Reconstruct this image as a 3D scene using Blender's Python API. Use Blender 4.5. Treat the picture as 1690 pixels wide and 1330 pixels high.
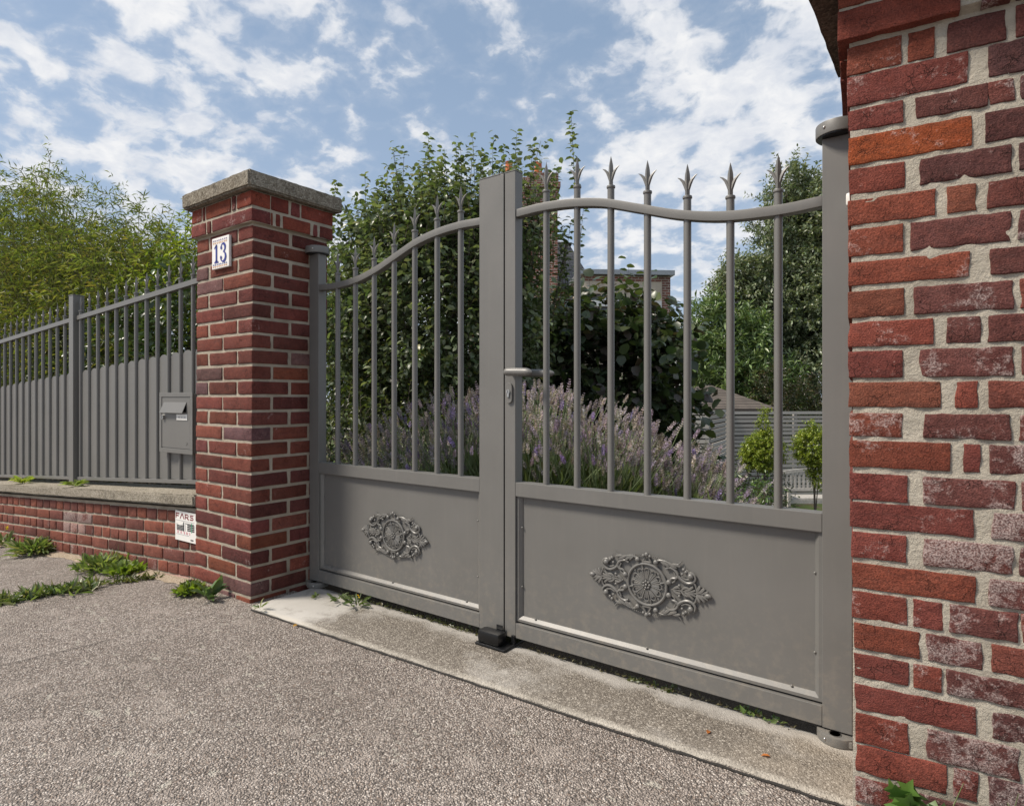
import bpy, bmesh, math, random
import numpy as np
from mathutils import Vector, Matrix, noise
R = math.radians
for o in list(bpy.data.objects): bpy.data.objects.remove(o)
SC = bpy.context.scene
COL = SC.collection
# ---------------------------------------------------------------- camera
cd = bpy.data.cameras.new('camera'); cam = bpy.data.objects.new('camera', cd); COL.objects.link(cam)
cam.location = (0, 0, 1.0); cam.rotation_euler = (R(90), 0, R(36.2))
cd.sensor_width = 36.0; cd.lens = 36.0*1005/1690; cd.shift_y = -9/1690
cd.clip_start = 0.02; cd.clip_end = 2000
SC.camera = cam
# ---------------------------------------------------------------- sky, sun, exposure
SUN_EL, SUN_AZ = 50.0, 226.0     # azimuth counter-clockwise from +X, direction towards the sun
SC.view_settings.view_transform = 'Standard'; SC.view_settings.look = 'None'
SC.view_settings.gamma = 1.0; SC.view_settings.use_curve_mapping = False
SC.view_settings.exposure = 0.30
W = bpy.data.worlds.new('World'); SC.world = W; W.use_nodes = True
wt = W.node_tree; wt.nodes.clear()

class NT:
    """small helper to write node trees"""
    def __init__(s, tree): s.t = tree
    def n(s, kind, **kw):
        nd = s.t.nodes.new(kind)
        ins = kw.pop('ins', {})
        for k, v in kw.items(): setattr(nd, k, v)
        for k, v in ins.items():
            if isinstance(v, bpy.types.NodeSocket): s.t.links.new(v, nd.inputs[k])
            else: nd.inputs[k].default_value = v
        return nd
    def math(s, op, a, b=0.0, clamp=False):
        return s.n('ShaderNodeMath', operation=op, use_clamp=clamp, ins={0: a, 1: b}).outputs[0]
    def vmath(s, op, a, b=(0, 0, 0)):
        return s.n('ShaderNodeVectorMath', operation=op, ins={0: a, 1: b}).outputs[0]
    def mix(s, f, a, b, blend='MIX'):
        nd = s.n('ShaderNodeMix', data_type='RGBA', blend_type=blend)
        for k, v in ((0, f), (6, a), (7, b)):
            if isinstance(v, bpy.types.NodeSocket): s.t.links.new(v, nd.inputs[k])
            else: nd.inputs[k].default_value = v if k == 0 else (*v, 1)[:4]
        return nd.outputs[2]
    def noise(s, vec, scale, detail=4, rough=0.55, dist=0.0):
        return s.n('ShaderNodeTexNoise', ins={'Vector': vec, 'Scale': scale, 'Detail': detail, 'Roughness': rough, 'Distortion': dist}).outputs[0]
    def vor(s, vec, scale, feature='F1', out='Distance'):
        return s.n('ShaderNodeTexVoronoi', feature=feature, ins={'Vector': vec, 'Scale': scale}).outputs[out]
    def ramp(s, f, stops):
        nd = s.n('ShaderNodeValToRGB', ins={0: f}); cr = nd.color_ramp
        while len(cr.elements) < len(stops): cr.elements.new(0.5)
        for e, (p, c) in zip(cr.elements, stops):
            e.position = p; e.color = (*c, 1) if len(c) == 3 else c
        return nd.outputs[0]
    def mr(s, f, a, b, c=0.0, d=1.0):
        return s.n('ShaderNodeMapRange', ins={0: f, 1: a, 2: b, 3: c, 4: d}).outputs[0]

w = NT(wt)
sky = w.n('ShaderNodeTexSky', sky_type='NISHITA', sun_disc=False, sun_elevation=R(SUN_EL), sun_rotation=R(90-SUN_AZ))
sky.air_density = 1.0; sky.dust_density = 1.4; sky.ozone_density = 1.2
tc = w.n('ShaderNodeTexCoord').outputs['Generated']
sx = w.n('ShaderNodeSeparateXYZ', ins={0: tc})
zz = w.math('MAXIMUM', sx.outputs[2], 0.0)
den = w.math('ADD', zz, 0.30)
cv = w.n('ShaderNodeCombineXYZ', ins={0: w.math('SUBTRACT', w.math('DIVIDE', sx.outputs[0], den), 0.27), 1: w.math('SUBTRACT', w.math('DIVIDE', sx.outputs[1], den), 0.20), 2: 0.0}).outputs[0]
warp = w.n('ShaderNodeTexNoise', ins={'Vector': cv, 'Scale': 10.0, 'Detail': 4.0}).outputs['Color']
cvw = w.vmath('ADD', cv, w.n('ShaderNodeVectorMath', operation='SCALE', ins={0: w.vmath('SUBTRACT', warp, (.5, .5, .5)), 3: 0.06}).outputs[0])
big = w.noise(w.vmath('ADD', cv, (4.6, 1.2, 0)), 1.2, 2, 0.5)
puff = w.noise(cvw, 9.6, 10, 0.52)
fine = w.noise(cvw, 27.0, 6, 0.6)
dens = w.math('ADD', puff, w.math('MULTIPLY', w.math('SUBTRACT', big, 0.5), 0.75))
dens = w.math('ADD', dens, w.math('MULTIPLY', w.math('SUBTRACT', fine, 0.5), 0.30))
dens = w.math('ADD', dens, w.mr(zz, 0.10, 0.55, 0.06, 0.005))
cov = w.n('ShaderNodeMapRange', interpolation_type='SMOOTHSTEP', ins={0: dens, 1: 0.44, 2: 0.645}).outputs[0]
veil = w.n('ShaderNodeMapRange', interpolation_type='SMOOTHSTEP', ins={0: dens, 1: 0.36, 2: 0.60, 3: 0.0, 4: 0.22}).outputs[0]
shade = w.n('ShaderNodeMapRange', ins={0: w.math('ADD', w.math('MULTIPLY', fine, 0.6), w.math('MULTIPLY', w.noise(w.vmath('ADD', cvw, (0.02, 0.03, 0)), 8.6, 6, 0.52), 0.7)), 1: 0.50, 2: 0.82, 3: 1.0, 4: 0.0}).outputs[0]
ccol = w.mix(shade, (5.7, 6.0, 6.6), (7.6, 7.6, 7.65))
skyc = w.mix(0.55, sky.outputs[0], (3.15, 4.2, 5.6))
hz = w.mr(zz, 0.0, 0.5, 0.55, 0.0)
skyc = w.mix(hz, skyc, (4.2, 5.0, 6.3))
final = w.mix(w.math('MAXIMUM', w.math('MULTIPLY', cov, 0.96), veil), skyc, ccol)
final = w.mix(w.mr(sx.outputs[2], -0.02, 0.0), (2.6, 2.7, 2.8), final)
bg = w.n('ShaderNodeBackground', ins={0: final, 1: 0.10})
wo = w.n('ShaderNodeOutputWorld', ins={0: bg.outputs[0]})

sd = bpy.data.lights.new('sun', 'SUN'); sun = bpy.data.objects.new('sun', sd); COL.objects.link(sun)
sd.energy = 4.3; sd.angle = R(13); sd.color = (1.0, 0.91, 0.79)
sv = Vector((math.cos(R(SUN_EL))*math.cos(R(SUN_AZ)), math.cos(R(SUN_EL))*math.sin(R(SUN_AZ)), math.sin(R(SUN_EL))))
sun.rotation_euler = sv.to_track_quat('Z', 'Y').to_euler()

# ---------------------------------------------------------------- object helpers
rng = np.random.default_rng(7); random.seed(11)
def prop(o, label=None, cat=None, group=None, kind=None):
    if label: o['label'] = label
    if cat: o['category'] = cat
    if group: o['group'] = group
    if kind: o['kind'] = kind
    return o
def thing(name, label, cat, loc=(0, 0, 0), rotz=0.0, group=None):
    o = bpy.data.objects.new(name, None); COL.objects.link(o); o.empty_display_size = 0.1
    o.location = loc; o.rotation_euler = (0, 0, rotz)
    return prop(o, label, cat, group)
def link(name, me, m=None, parent=None, loc=(0, 0, 0)):
    o = bpy.data.objects.new(name, me); COL.objects.link(o)
    if m is not None and not me.materials:
        for mm in (m if isinstance(m, (list, tuple)) else [m]): me.materials.append(mm)
    o.location = loc
    if parent is not None: o.parent = parent
    return o
def obj(name, bm, m, parent=None, loc=(0, 0, 0), smooth=False, bevel=0.0):
    bmesh.ops.recalc_face_normals(bm, faces=bm.faces)
    if bevel > 0:
        es = [e for e in bm.edges if len(e.link_faces) == 2 and e.calc_face_angle(0) > 0.6]
        bmesh.ops.bevel(bm, geom=es, offset=bevel, segments=2, affect='EDGES', profile=0.6)
    me = bpy.data.meshes.new(name); bm.to_mesh(me); bm.free()
    if smooth:
        for p in me.polygons: p.use_smooth = True
        try: me.set_sharp_from_angle(angle=R(38))
        except Exception: pass
    return link(name, me, m, parent, loc)
def box(bm, a, b, mi=0, shear=0.0):
    vs = [bm.verts.new((x, y, z + shear*x)) for x in (a[0], b[0]) for y in (a[1], b[1]) for z in (a[2], b[2])]
    for f in ((0, 1, 3, 2), (4, 6, 7, 5), (0, 4, 5, 1), (2, 3, 7, 6), (0, 2, 6, 4), (1, 5, 7, 3)):
        bm.faces.new([vs[i] for i in f]).material_index = mi
def prism(bm, pts, y0, y1, mi=0):
    """polygon in XZ extruded along Y"""
    a = [bm.verts.new((p[0], y0, p[1])) for p in pts]; b = [bm.verts.new((p[0], y1, p[1])) for p in pts]
    n = len(pts)
    bm.faces.new(a).material_index = mi; bm.faces.new(b[::-1]).material_index = mi
    for i in range(n): bm.faces.new((a[i], b[i], b[(i+1) % n], a[(i+1) % n])).material_index = mi
def tube(bm, pts, rad, n=8, mi=0, flat=1.0, cap=True):
    pts = [Vector(p) for p in pts]
    if not isinstance(rad, (list, tuple)): rad = [rad]*len(pts)
    rings = []; up = None
    for i, p in enumerate(pts):
        t = (pts[min(i+1, len(pts)-1)] - pts[max(i-1, 0)]).normalized()
        if up is None:
            up = Vector((0, -1, 0)) if abs(t.y) < 0.9 else Vector((1, 0, 0))
        up = (up - t*up.dot(t)).normalized(); s = t.cross(up)
        rings.append([bm.verts.new(p + (s*math.cos(a) + up*math.sin(a)*flat)*rad[i]) for a in [2*math.pi*k/n for k in range(n)]])
    for a, b in zip(rings, rings[1:]):
        for k in range(n):
            f = bm.faces.new((a[k], a[(k+1) % n], b[(k+1) % n], b[k])); f.material_index = mi
    if cap and n > 2:
        bm.faces.new(rings[0][::-1]).material_index = mi; bm.faces.new(rings[-1]).material_index = mi
def ball(bm, c, r, sc=(1, 1, 1), u=8, v=6, rot=None, mi=0):
    M = Matrix.Translation(c) @ (rot.to_4x4() if rot else Matrix()) @ Matrix.Diagonal((*sc, 1))
    res = bmesh.ops.create_uvsphere(bm, u_segments=u, v_segments=v, radius=r, matrix=M)
    for vv in res['verts']:
        for f in vv.link_faces: f.material_index = mi
def disc(bm, c, r, h, n=28, a0=0.0, a1=2*math.pi):
    full = abs(a1-a0-2*math.pi) < 1e-4
    k = n if full else n+1
    lo = [bm.verts.new((c[0]+r*math.cos(a0+(a1-a0)*i/n), c[1]+r*math.sin(a0+(a1-a0)*i/n), c[2])) for i in range(k)]
    hi = [bm.verts.new((v.co.x, v.co.y, c[2]+h)) for v in lo]
    bm.faces.new(lo[::-1]); bm.faces.new(hi)
    for i in range(k if full else k): bm.faces.new((lo[i], lo[(i+1) % k], hi[(i+1) % k], hi[i]))
def lathe(bm, prof, n=20, c=(0, 0, 0)):
    rings = [[bm.verts.new((c[0]+r*math.cos(2*math.pi*k/n), c[1]+r*math.sin(2*math.pi*k/n), c[2]+z)) for k in range(n)] for r, z in prof]
    for a, b in zip(rings, rings[1:]):
        for k in range(n): bm.faces.new((a[k], a[(k+1) % n], b[(k+1) % n], b[k]))
    bm.faces.new(rings[0][::-1]); bm.faces.new(rings[-1])
def ribbon(bm, pts, wid, y, mi=0, close=False):
    """flat stroke in the XZ plane at depth y; wid may vary"""
    if not isinstance(wid, (list, tuple)): wid = [wid]*len(pts)
    L = []
    for i, p in enumerate(pts):
        a = Vector(pts[max(i-1, 0)]); b = Vector(pts[min(i+1, len(pts)-1)]); t = (b-a).normalized()
        nrm = Vector((-t.y, t.x)); q = Vector(p)
        L.append((bm.verts.new((*(q+nrm*wid[i]/2),)[:1] + (y,) + (q+nrm*wid[i]/2)[1:]), bm.verts.new((q-nrm*wid[i]/2)[:1] + (y,) + (q-nrm*wid[i]/2)[1:])))
    for a, b in zip(L, L[1:]): bm.faces.new((a[0], b[0], b[1], a[1])).material_index = mi
def new(): return bmesh.new()
def nz(x, y, z): return noise.noise(Vector((x, y, z)))

# ---------------------------------------------------------------- materials
def material(name):
    m = bpy.data.materials.new(name); m.use_nodes = True; t = m.node_tree; t.nodes.clear()
    q = NT(t); out = q.n('ShaderNodeOutputMaterial'); bs = q.n('ShaderNodeBsdfPrincipled')
    t.links.new(bs.outputs[0], out.inputs[0])
    return m, q, bs
def setc(q, bs, col, rough=0.6, bump=None, dist=0.002, strength=1.0, metal=0.0, spec=0.5):
    def put(k, v):
        if isinstance(v, bpy.types.NodeSocket): q.t.links.new(v, bs.inputs[k])
        else: bs.inputs[k].default_value = (*v, 1) if isinstance(v, tuple) else v
    put('Base Color', col); put('Roughness', rough); put('Metallic', metal); put('Specular IOR Level', spec)
    if bump is not None:
        b = q.n('ShaderNodeBump', ins={'Height': bump, 'Distance': dist, 'Strength': strength})
        q.t.links.new(b.outputs[0], bs.inputs['Normal'])
def oco(q): return q.n('ShaderNodeTexCoord').outputs['Object']
def gpos(q): return q.n('ShaderNodeNewGeometry').outputs['Position']

def plain(name, col, rough=0.6, metal=0.0, spec=0.5, var=0.12, scale=30, bump=0.0):
    m, q, bs = material(name); c = oco(q)
    nn = q.noise(c, scale, 4)
    k = q.mr(nn, 0.3, 0.7, 1-var, 1+var)
    cc = q.n('ShaderNodeVectorMath', operation='SCALE', ins={0: col, 3: k}).outputs[0]
    setc(q, bs, cc, rough, nn if bump else None, bump, 1.0, metal, spec)
    return m
def mk_paint():
    m, q, bs = material('grey_paint'); c = gpos(q)
    fine = q.noise(c, 900, 2)
    dust = q.noise(c, 3.0, 5, 0.6)
    specks = q.mr(q.vor(c, 55), 0.0, 0.035, 1.0, 0.0)
    specks = q.math('MULTIPLY', specks, q.mr(q.noise(c, 9, 2), 0.55, 0.62))
    col = q.mix(q.mr(dust, 0.35, 0.7), (0.134, 0.131, 0.123), (0.149, 0.145, 0.137))
    zc = q.n('ShaderNodeSeparateXYZ', ins={0: c}).outputs[2]
    strk = q.noise(q.vmath('MULTIPLY', c, (38, 38, 2.2)), 1.0, 4, 0.6)
    col = q.mix(q.mr(strk, 0.52, 0.75, 0.0, 0.10), col, (0.24, 0.22, 0.19))
    spl = q.math('MULTIPLY', q.mr(zc, 0.42, 0.0, 0.0, 1.0), q.mr(q.noise(c, 34, 5, 0.7), 0.48, 0.72, 0.0, 0.5))
    col = q.mix(spl, col, (0.27, 0.235, 0.19))
    col = q.mix(q.math('MULTIPLY', specks, 0.5), col, (0.36, 0.35, 0.32))
    setc(q, bs, col, q.mr(dust, 0.3, 0.7, 0.34, 0.46), fine, 0.0005, 0.35, 0.0, 0.55)
    return m
def mk_brick(name, pit=1.0):
    m, q, bs = material(name)
    oi = q.n('ShaderNodeObjectInfo'); c0 = oco(q)
    off = q.n('ShaderNodeVectorMath', operation='SCALE', ins={0: (37.0, 91.0, 53.0), 3: oi.outputs['Random']}).outputs[0]
    c = q.vmath('ADD', c0, off)
    n1 = q.noise(c, 14, 6, 0.65); n2 = q.noise(c, 70, 5, 0.7); n3 = q.noise(c, 300, 3, 0.6)
    base = oi.outputs['Color']
    col = q.mix(q.mr(n1, 0.35, 0.72), base, q.mix(1.0, base, (0.60, 0.52, 0.52), 'MULTIPLY'))
    col = q.mix(q.mr(n2, 0.45, 0.75, 0, 0.55), col, q.mix(1.0, base, (1.45, 1.25, 1.1), 'MULTIPLY'))
    st = q.mr(q.noise(q.vmath('MULTIPLY', c, (10, 10, 60)), 1.0, 3), 0.5, 0.75, 0, 0.28)
    col = q.mix(st, col, (0.055, 0.035, 0.032))
    pits = q.mr(q.vor(c, 85), 0.02, 0.14, 1.0, 0.0)
    pits = q.math('MULTIPLY', pits, q.mr(n2, 0.5, 0.6))
    col = q.mix(q.math('MULTIPLY', pits, 0.75*pit), col, (0.025, 0.013, 0.011))
    # efflorescence: white bloom in patches, amount kept in the object's alpha
    al = oi.outputs['Alpha']
    patch = q.math('ADD', q.noise(q.vmath('ADD', c, (5, 5, 5)), 11, 3, 0.5), q.math('MULTIPLY', q.math('SUBTRACT', n2, 0.5), 0.85))
    eff = q.n('ShaderNodeMapRange', ins={0: q.math('ADD', patch, q.math('MULTIPLY', al, 0.38)), 1: 0.78, 2: 0.92, 3: 0.0, 4: 0.62}).outputs[0]
    eff = q.math('MULTIPLY', eff, q.mr(n3, 0.40, 0.58, 0.25, 1.0))
    col = q.mix(eff, col, (0.42, 0.36, 0.34))
    sp = q.mr(q.vor(q.vmath('ADD', c, (9, 3, 1)), 130), 0.0, 0.10, 1.0, 0.0)
    sp = q.math('MULTIPLY', sp, q.mr(q.noise(c, 22, 2), 0.5, 0.62))
    col = q.mix(q.math('MULTIPLY', sp, 0.6), col, (0.50, 0.46, 0.42))
    ed = q.vor(q.vmath('ADD', c, q.n('ShaderNodeVectorMath', operation='SCALE', ins={0: q.n('ShaderNodeTexNoise', ins={'Vector': c, 'Scale': 60.0, 'Detail': 3.0}).outputs['Color'], 3: 0.03}).outputs[0]), 42, 'DISTANCE_TO_EDGE')
    crk = q.math('MULTIPLY', q.mr(ed, 0.0, 0.045, 1.0, 0.0), q.mr(q.noise(q.vmath('ADD', c, (2, 7, 4)), 18, 2), 0.54, 0.66))
    col = q.mix(q.math('MULTIPLY', crk, 0.4*pit), col, (0.03, 0.017, 0.015))
    grit = q.mr(n3, 0.36, 0.64, 0.72, 1.28)
    col = q.n('ShaderNodeVectorMath', operation='SCALE', ins={0: col, 3: grit}).outputs[0]
    h = q.math('ADD', q.math('MULTIPLY', n2, 0.9), q.math('MULTIPLY', n3, 0.5))
    h = q.math('SUBTRACT', h, q.math('MULTIPLY', crk, 0.6*pit))
    h = q.math('SUBTRACT', h, q.math('MULTIPLY', pits, 0.9*pit))
    setc(q, bs, col, 0.9, h, 0.006, 1.0, 0.0, 0.2)
    return m
def mk_mortar(name, a, b, dirt=(0.16, 0.14, 0.11)):
    m, q, bs = material(name); c = gpos(q)
    n1 = q.noise(c, 9, 5, 0.6); n2 = q.noise(c, 160, 5, 0.7)
    col = q.mix(q.mr(n1, 0.32, 0.68), a, b)
    col = q.mix(q.mr(n2, 0.5, 0.75, 0, 0.5), col, (0.55, 0.50, 0.42))
    gr = q.mr(q.vor(c, 210), 0.05, 0.3, 1, 0)
    col = q.mix(q.math('MULTIPLY', gr, q.mr(n2, 0.45, 0.6, 0, 0.4)), col, dirt)
    col = q.mix(q.mr(q.noise(c, 3.0, 4, 0.65), 0.56, 0.72, 0, 0.55), col, dirt)
    n3 = q.noise(c, 45, 6, 0.75)
    setc(q, bs, col, 0.95, q.math('ADD', q.math('MULTIPLY', n3, 0.9), q.math('MULTIPLY', n2, 0.5)), 0.012, 1.0, 0.0, 0.15)
    return m
def mk_stone(name, a, b, speck, scale=150.0, lich=0.5):
    m, q, bs = material(name); c = gpos(q)
    n1 = q.noise(c, 6, 6, 0.65); n2 = q.noise(c, 60, 5, 0.7)
    vc = q.n('ShaderNodeTexVoronoi', ins={'Vector': c, 'Scale': scale})
    rnd = q.n('ShaderNodeSeparateColor', ins={0: vc.outputs['Color']}).outputs[0]
    col = q.mix(q.mr(n1, 0.3, 0.7), a, b)
    col = q.mix(q.math('MULTIPLY', q.mr(rnd, 0.55, 0.95), 0.55), col, speck)
    col = q.mix(q.mr(rnd, 0.3, 0.0, 0, 0.55), col, (a[0]*.45, a[1]*.45, a[2]*.42))
    li = q.mr(q.noise(q.vmath('ADD', c, (3, 1, 7)), 34, 4, 0.6), 0.62, 0.68)
    col = q.mix(q.math('MULTIPLY', li, lich), col, (0.44, 0.42, 0.34))
    dk = q.mr(q.noise(q.vmath('ADD', c, (13, 2, 5)), 11, 5, 0.7), 0.54, 0.68)
    col = q.mix(q.math('MULTIPLY', dk, 0.6), col, (0.055, 0.05, 0.04))
    h = q.math('ADD', q.math('MULTIPLY', n2, 0.7), q.mr(vc.outputs['Distance'], 0, 0.6, 0.5, 0))
    setc(q, bs, col, 0.95, h, 0.005, 0.9, 0.0, 0.15)
    return m
def mk_pavement():
    m, q, bs = material('chipped_asphalt'); c = gpos(q)
    jit = q.n('ShaderNodeTexNoise', ins={'Vector': c, 'Scale': 70.0, 'Detail': 2.0}).outputs['Color']
    cj = q.vmath('ADD', c, q.n('ShaderNodeVectorMath', operation='SCALE', ins={0: jit, 3: 0.008}).outputs[0])
    vc = q.n('ShaderNodeTexVoronoi', ins={'Vector': cj, 'Scale': 162.0})
    sepc = q.n('ShaderNodeSeparateColor', ins={0: vc.outputs['Color']})
    r1, r2 = sepc.outputs[0], sepc.outputs[1]
    stone = q.ramp(r1, [(0.0, (0.165, 0.143, 0.127)), (0.3, (0.325, 0.282, 0.25)), (0.6, (0.425, 0.372, 0.332)), (0.85, (0.55, 0.488, 0.438)), (1.0, (0.74, 0.68, 0.62))])
    stone = q.mix(q.mr(r2, 0.82, 0.95, 0, 0.5), stone, (0.26, 0.175, 0.125))
    gap = q.mr(vc.outputs['Distance'], 0.42, 0.70)
    col = q.mix(q.math('MULTIPLY', gap, 0.72), stone, (0.075, 0.065, 0.058))
    big = q.noise(c, 1.3, 5, 0.6)
    col = q.mix(q.mr(big, 0.35, 0.66, 0.0, 0.42), col, q.mix(1.0, col, (0.62, 0.59, 0.57), 'MULTIPLY'))
    mid = q.noise(q.vmath('ADD', c, (4, 8, 0)), 7, 5, 0.65)
    col = q.mix(q.mr(mid, 0.54, 0.66, 0.0, 0.45), col, (0.43, 0.375, 0.335))      # cement-like worn blotches
    pat = q.mr(q.noise(q.vmath('ADD', c, (17, 3, 0)), 17, 4, 0.6), 0.635, 0.68, 0.0, 0.7)
    col = q.mix(pat, col, (0.47, 0.44, 0.38))
    h = q.math('SUBTRACT', q.math('ADD', q.mr(vc.outputs['Distance'], 0.05, 0.7, 1, 0), q.math('MULTIPLY', r2, 0.35)), q.math('MULTIPLY', pat, 0.5))
    setc(q, bs, col, 0.86, h, 0.006, 1.0, 0.0, 0.3)
    return m
def mk_sill():
    m, q, bs = material('sill_concrete'); c = gpos(q); sp = q.n('ShaderNodeSeparateXYZ', ins={0: c})
    n1 = q.noise(c, 5, 5, 0.65); n2 = q.noise(c, 120, 5, 0.7)
    vc = q.n('ShaderNodeTexVoronoi', ins={'Vector': c, 'Scale': 190.0})
    rnd = q.n('ShaderNodeSeparateColor', ins={0: vc.outputs['Color']}).outputs[0]
    agg = q.ramp(rnd, [(0, (0.115, 0.10, 0.085)), (0.5, (0.21, 0.185, 0.155)), (0.85, (0.31, 0.28, 0.24)), (1, (0.50, 0.46, 0.40))])
    agg = q.mix(q.mr(vc.outputs['Distance'], 0.3, 0.7, 0, 0.5), agg, (0.09, 0.08, 0.07))
    smooth = q.mix(n1, (0.34, 0.325, 0.30), (0.47, 0.45, 0.42))
    smooth = q.mix(q.mr(q.vor(c, 60), 0.0, 0.12, 0.5, 0.0), smooth, (0.2, 0.18, 0.16))
    xx = q.math('ADD', sp.outputs[0], q.math('MULTIPLY', q.math('SUBTRACT', n1, 0.5), 0.5))
    yy = q.math('ADD', q.math('MULTIPLY', sp.outputs[1], 1.0), q.math('MULTIPLY', q.math('SUBTRACT', q.noise(c, 9, 4), 0.5), 0.12))
    f = q.math('MAXIMUM', q.mr(xx, -2.22, -2.34), q.mr(yy, 1.905, 1.955, 0, 0.75))
    f = q.math('MAXIMUM', f, q.mr(q.math('ADD', sp.outputs[0], q.math('MULTIPLY', n1, 0.5)), 0.02, 0.28, 0.0, 0.6))
    f = q.math('MAXIMUM', f, q.mr(q.noise(q.vmath('ADD', c, (2, 6, 1)), 3.4, 5, 0.7), 0.52, 0.70, 0.0, 0.55))
    col = q.mix(f, agg, smooth)
    yel = q.mr(q.math('ADD', sp.outputs[0], n1), -0.05, 0.35, 0, 0.35)
    col = q.mix(yel, col, (0.42, 0.365, 0.29))
    ed = q.math('SUBTRACT', sp.outputs[1], q.math('ADD', q.math('MULTIPLY', sp.outputs[0], 0.035), 1.7137))
    col = q.mix(q.math('MULTIPLY', q.mr(ed, 0.022, 0.004, 0.0, 0.8), q.mr(n1, 0.4, 0.6, 0.4, 1.0)), col, (0.46, 0.43, 0.375))
    st = q.mr(q.noise(q.vmath('ADD', c, (8, 1, 0)), 11, 5, 0.7), 0.55, 0.72, 0, 0.5)
    col = q.mix(st, col, (0.14, 0.125, 0.105))
    h = q.math('ADD', q.math('MULTIPLY', n2, 0.5), q.math('MULTIPLY', q.mr(vc.outputs['Distance'], 0, 0.6, 1, 0), q.math('SUBTRACT', 1.0, q.math('MULTIPLY', f, 0.8))))
    setc(q, bs, col, 0.92, h, 0.003, 0.9, 0.0, 0.2)
    return m
def mk_leaf(name, rough=0.42, trans=0.32, spec=0.45):
    m, q, bs = material(name)
    at = q.n('ShaderNodeAttribute', attribute_name='tint').outputs['Color']
    setc(q, bs, at, rough, None, spec=spec)
    tr = q.n('ShaderNodeBsdfTranslucent', ins={0: q.mix(1.0, at, (1.5, 1.6, 0.7), 'MULTIPLY')})
    mx = q.n('ShaderNodeMixShader', ins={0: trans, 1: bs.outputs[0], 2: tr.outputs[0]})
    q.t.links.new(mx.outputs[0], [n for n in m.node_tree.nodes if n.type == 'OUTPUT_MATERIAL'][0].inputs[0])
    return m
def mk_bark(name, a, b):
    m, q, bs = material(name); c = gpos(q)
    n1 = q.noise(q.vmath('MULTIPLY', c, (30, 30, 8)), 1.0, 6, 0.7)
    setc(q, bs, q.mix(n1, a, b), 0.9, n1, 0.01, 0.9, 0, 0.2); return m
def mk_farbrick():
    m, q, bs = material('far_brick'); c = oco(q)
    sp = q.n('ShaderNodeSeparateXYZ', ins={0: c})
    v = q.n('ShaderNodeCombineXYZ', ins={0: q.math('ADD', sp.outputs[0], sp.outputs[1]), 1: sp.outputs[2], 2: 0.0}).outputs[0]
    bt = q.n('ShaderNodeTexBrick', ins={'Vector': v, 'Color1': (0.25, 0.085, 0.06, 1), 'Color2': (0.14, 0.055, 0.045, 1), 'Mortar': (0.38, 0.34, 0.29, 1), 'Scale': 1.0, 'Mortar Size': 0.012, 'Brick Width': 0.23, 'Row Height': 0.085, 'Bias': 0.0})
    col = q.mix(q.mr(q.noise(c, 2.0, 5), 0.45, 0.7, 0, 0.4), bt.outputs[0], (0.09, 0.06, 0.05))
    setc(q, bs, col, 0.9); return m
def mk_tiles(name, c1, c2, wdt=0.22, row=0.12):
    m, q, bs = material(name); c = oco(q)
    sp = q.n('ShaderNodeSeparateXYZ', ins={0: c})
    v = q.n('ShaderNodeCombineXYZ', ins={0: q.math('ADD', sp.outputs[0], sp.outputs[1]), 1: sp.outputs[2], 2: 0.0}).outputs[0]
    bt = q.n('ShaderNodeTexBrick', ins={'Vector': v, 'Color1': (*c1, 1), 'Color2': (*c2, 1), 'Mortar': (c1[0]*.35, c1[1]*.35, c1[2]*.35, 1), 'Scale': 1.0, 'Mortar Size': 0.008, 'Brick Width': wdt, 'Row Height': row})
    setc(q, bs, bt.outputs[0], 0.75); return m
def mk_soil():
    m, q, bs = material('garden_ground'); c = gpos(q)
    n1 = q.noise(c, 2.5, 6, 0.65); n2 = q.noise(c, 55, 4, 0.7)
    soil = q.mix(n2, (0.055, 0.042, 0.03), (0.12, 0.095, 0.07))
    yy = q.n('ShaderNodeSeparateXYZ', ins={0: c}).outputs[1]
    gr = q.mix(q.noise(c, 40, 3), (0.035, 0.06, 0.018), (0.075, 0.11, 0.03))
    col = q.mix(q.math('MULTIPLY', q.mr(n1, 0.42, 0.55), q.mr(yy, 3.6, 4.6)), soil, gr)
    setc(q, bs, col, 0.95, n2, 0.02, 0.8, 0, 0.1); return m
def mk_gravel():
    m, q, bs = material('grey_gravel'); c = gpos(q)
    vc = q.n('ShaderNodeTexVoronoi', ins={'Vector': c, 'Scale': 45.0})
    rnd = q.n('ShaderNodeSeparateColor', ins={0: vc.outputs['Color']}).outputs[0]
    setc(q, bs, q.ramp(rnd, [(0, (0.12, 0.12, 0.125)), (0.6, (0.27, 0.27, 0.275)), (1, (0.5, 0.49, 0.48))]), 0.9, q.mr(vc.outputs['Distance'], 0, .7, 1, 0), 0.02, 1.0); return m
def mk_wood():
    m, q, bs = material('silvered_wood'); c = gpos(q)
    oi = q.n('ShaderNodeObjectInfo').outputs['Random']
    n1 = q.noise(q.vmath('MULTIPLY', c, (3, 3, 60)), 1.0, 6, 0.7)
    col = q.mix(n1, (0.33, 0.31, 0.285), (0.52, 0.49, 0.45))
    col = q.mix(q.math('MULTIPLY', oi, 0.45), col, (0.20, 0.18, 0.16))
    setc(q, bs, col, 0.85, n1, 0.004, 0.6); return m

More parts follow.
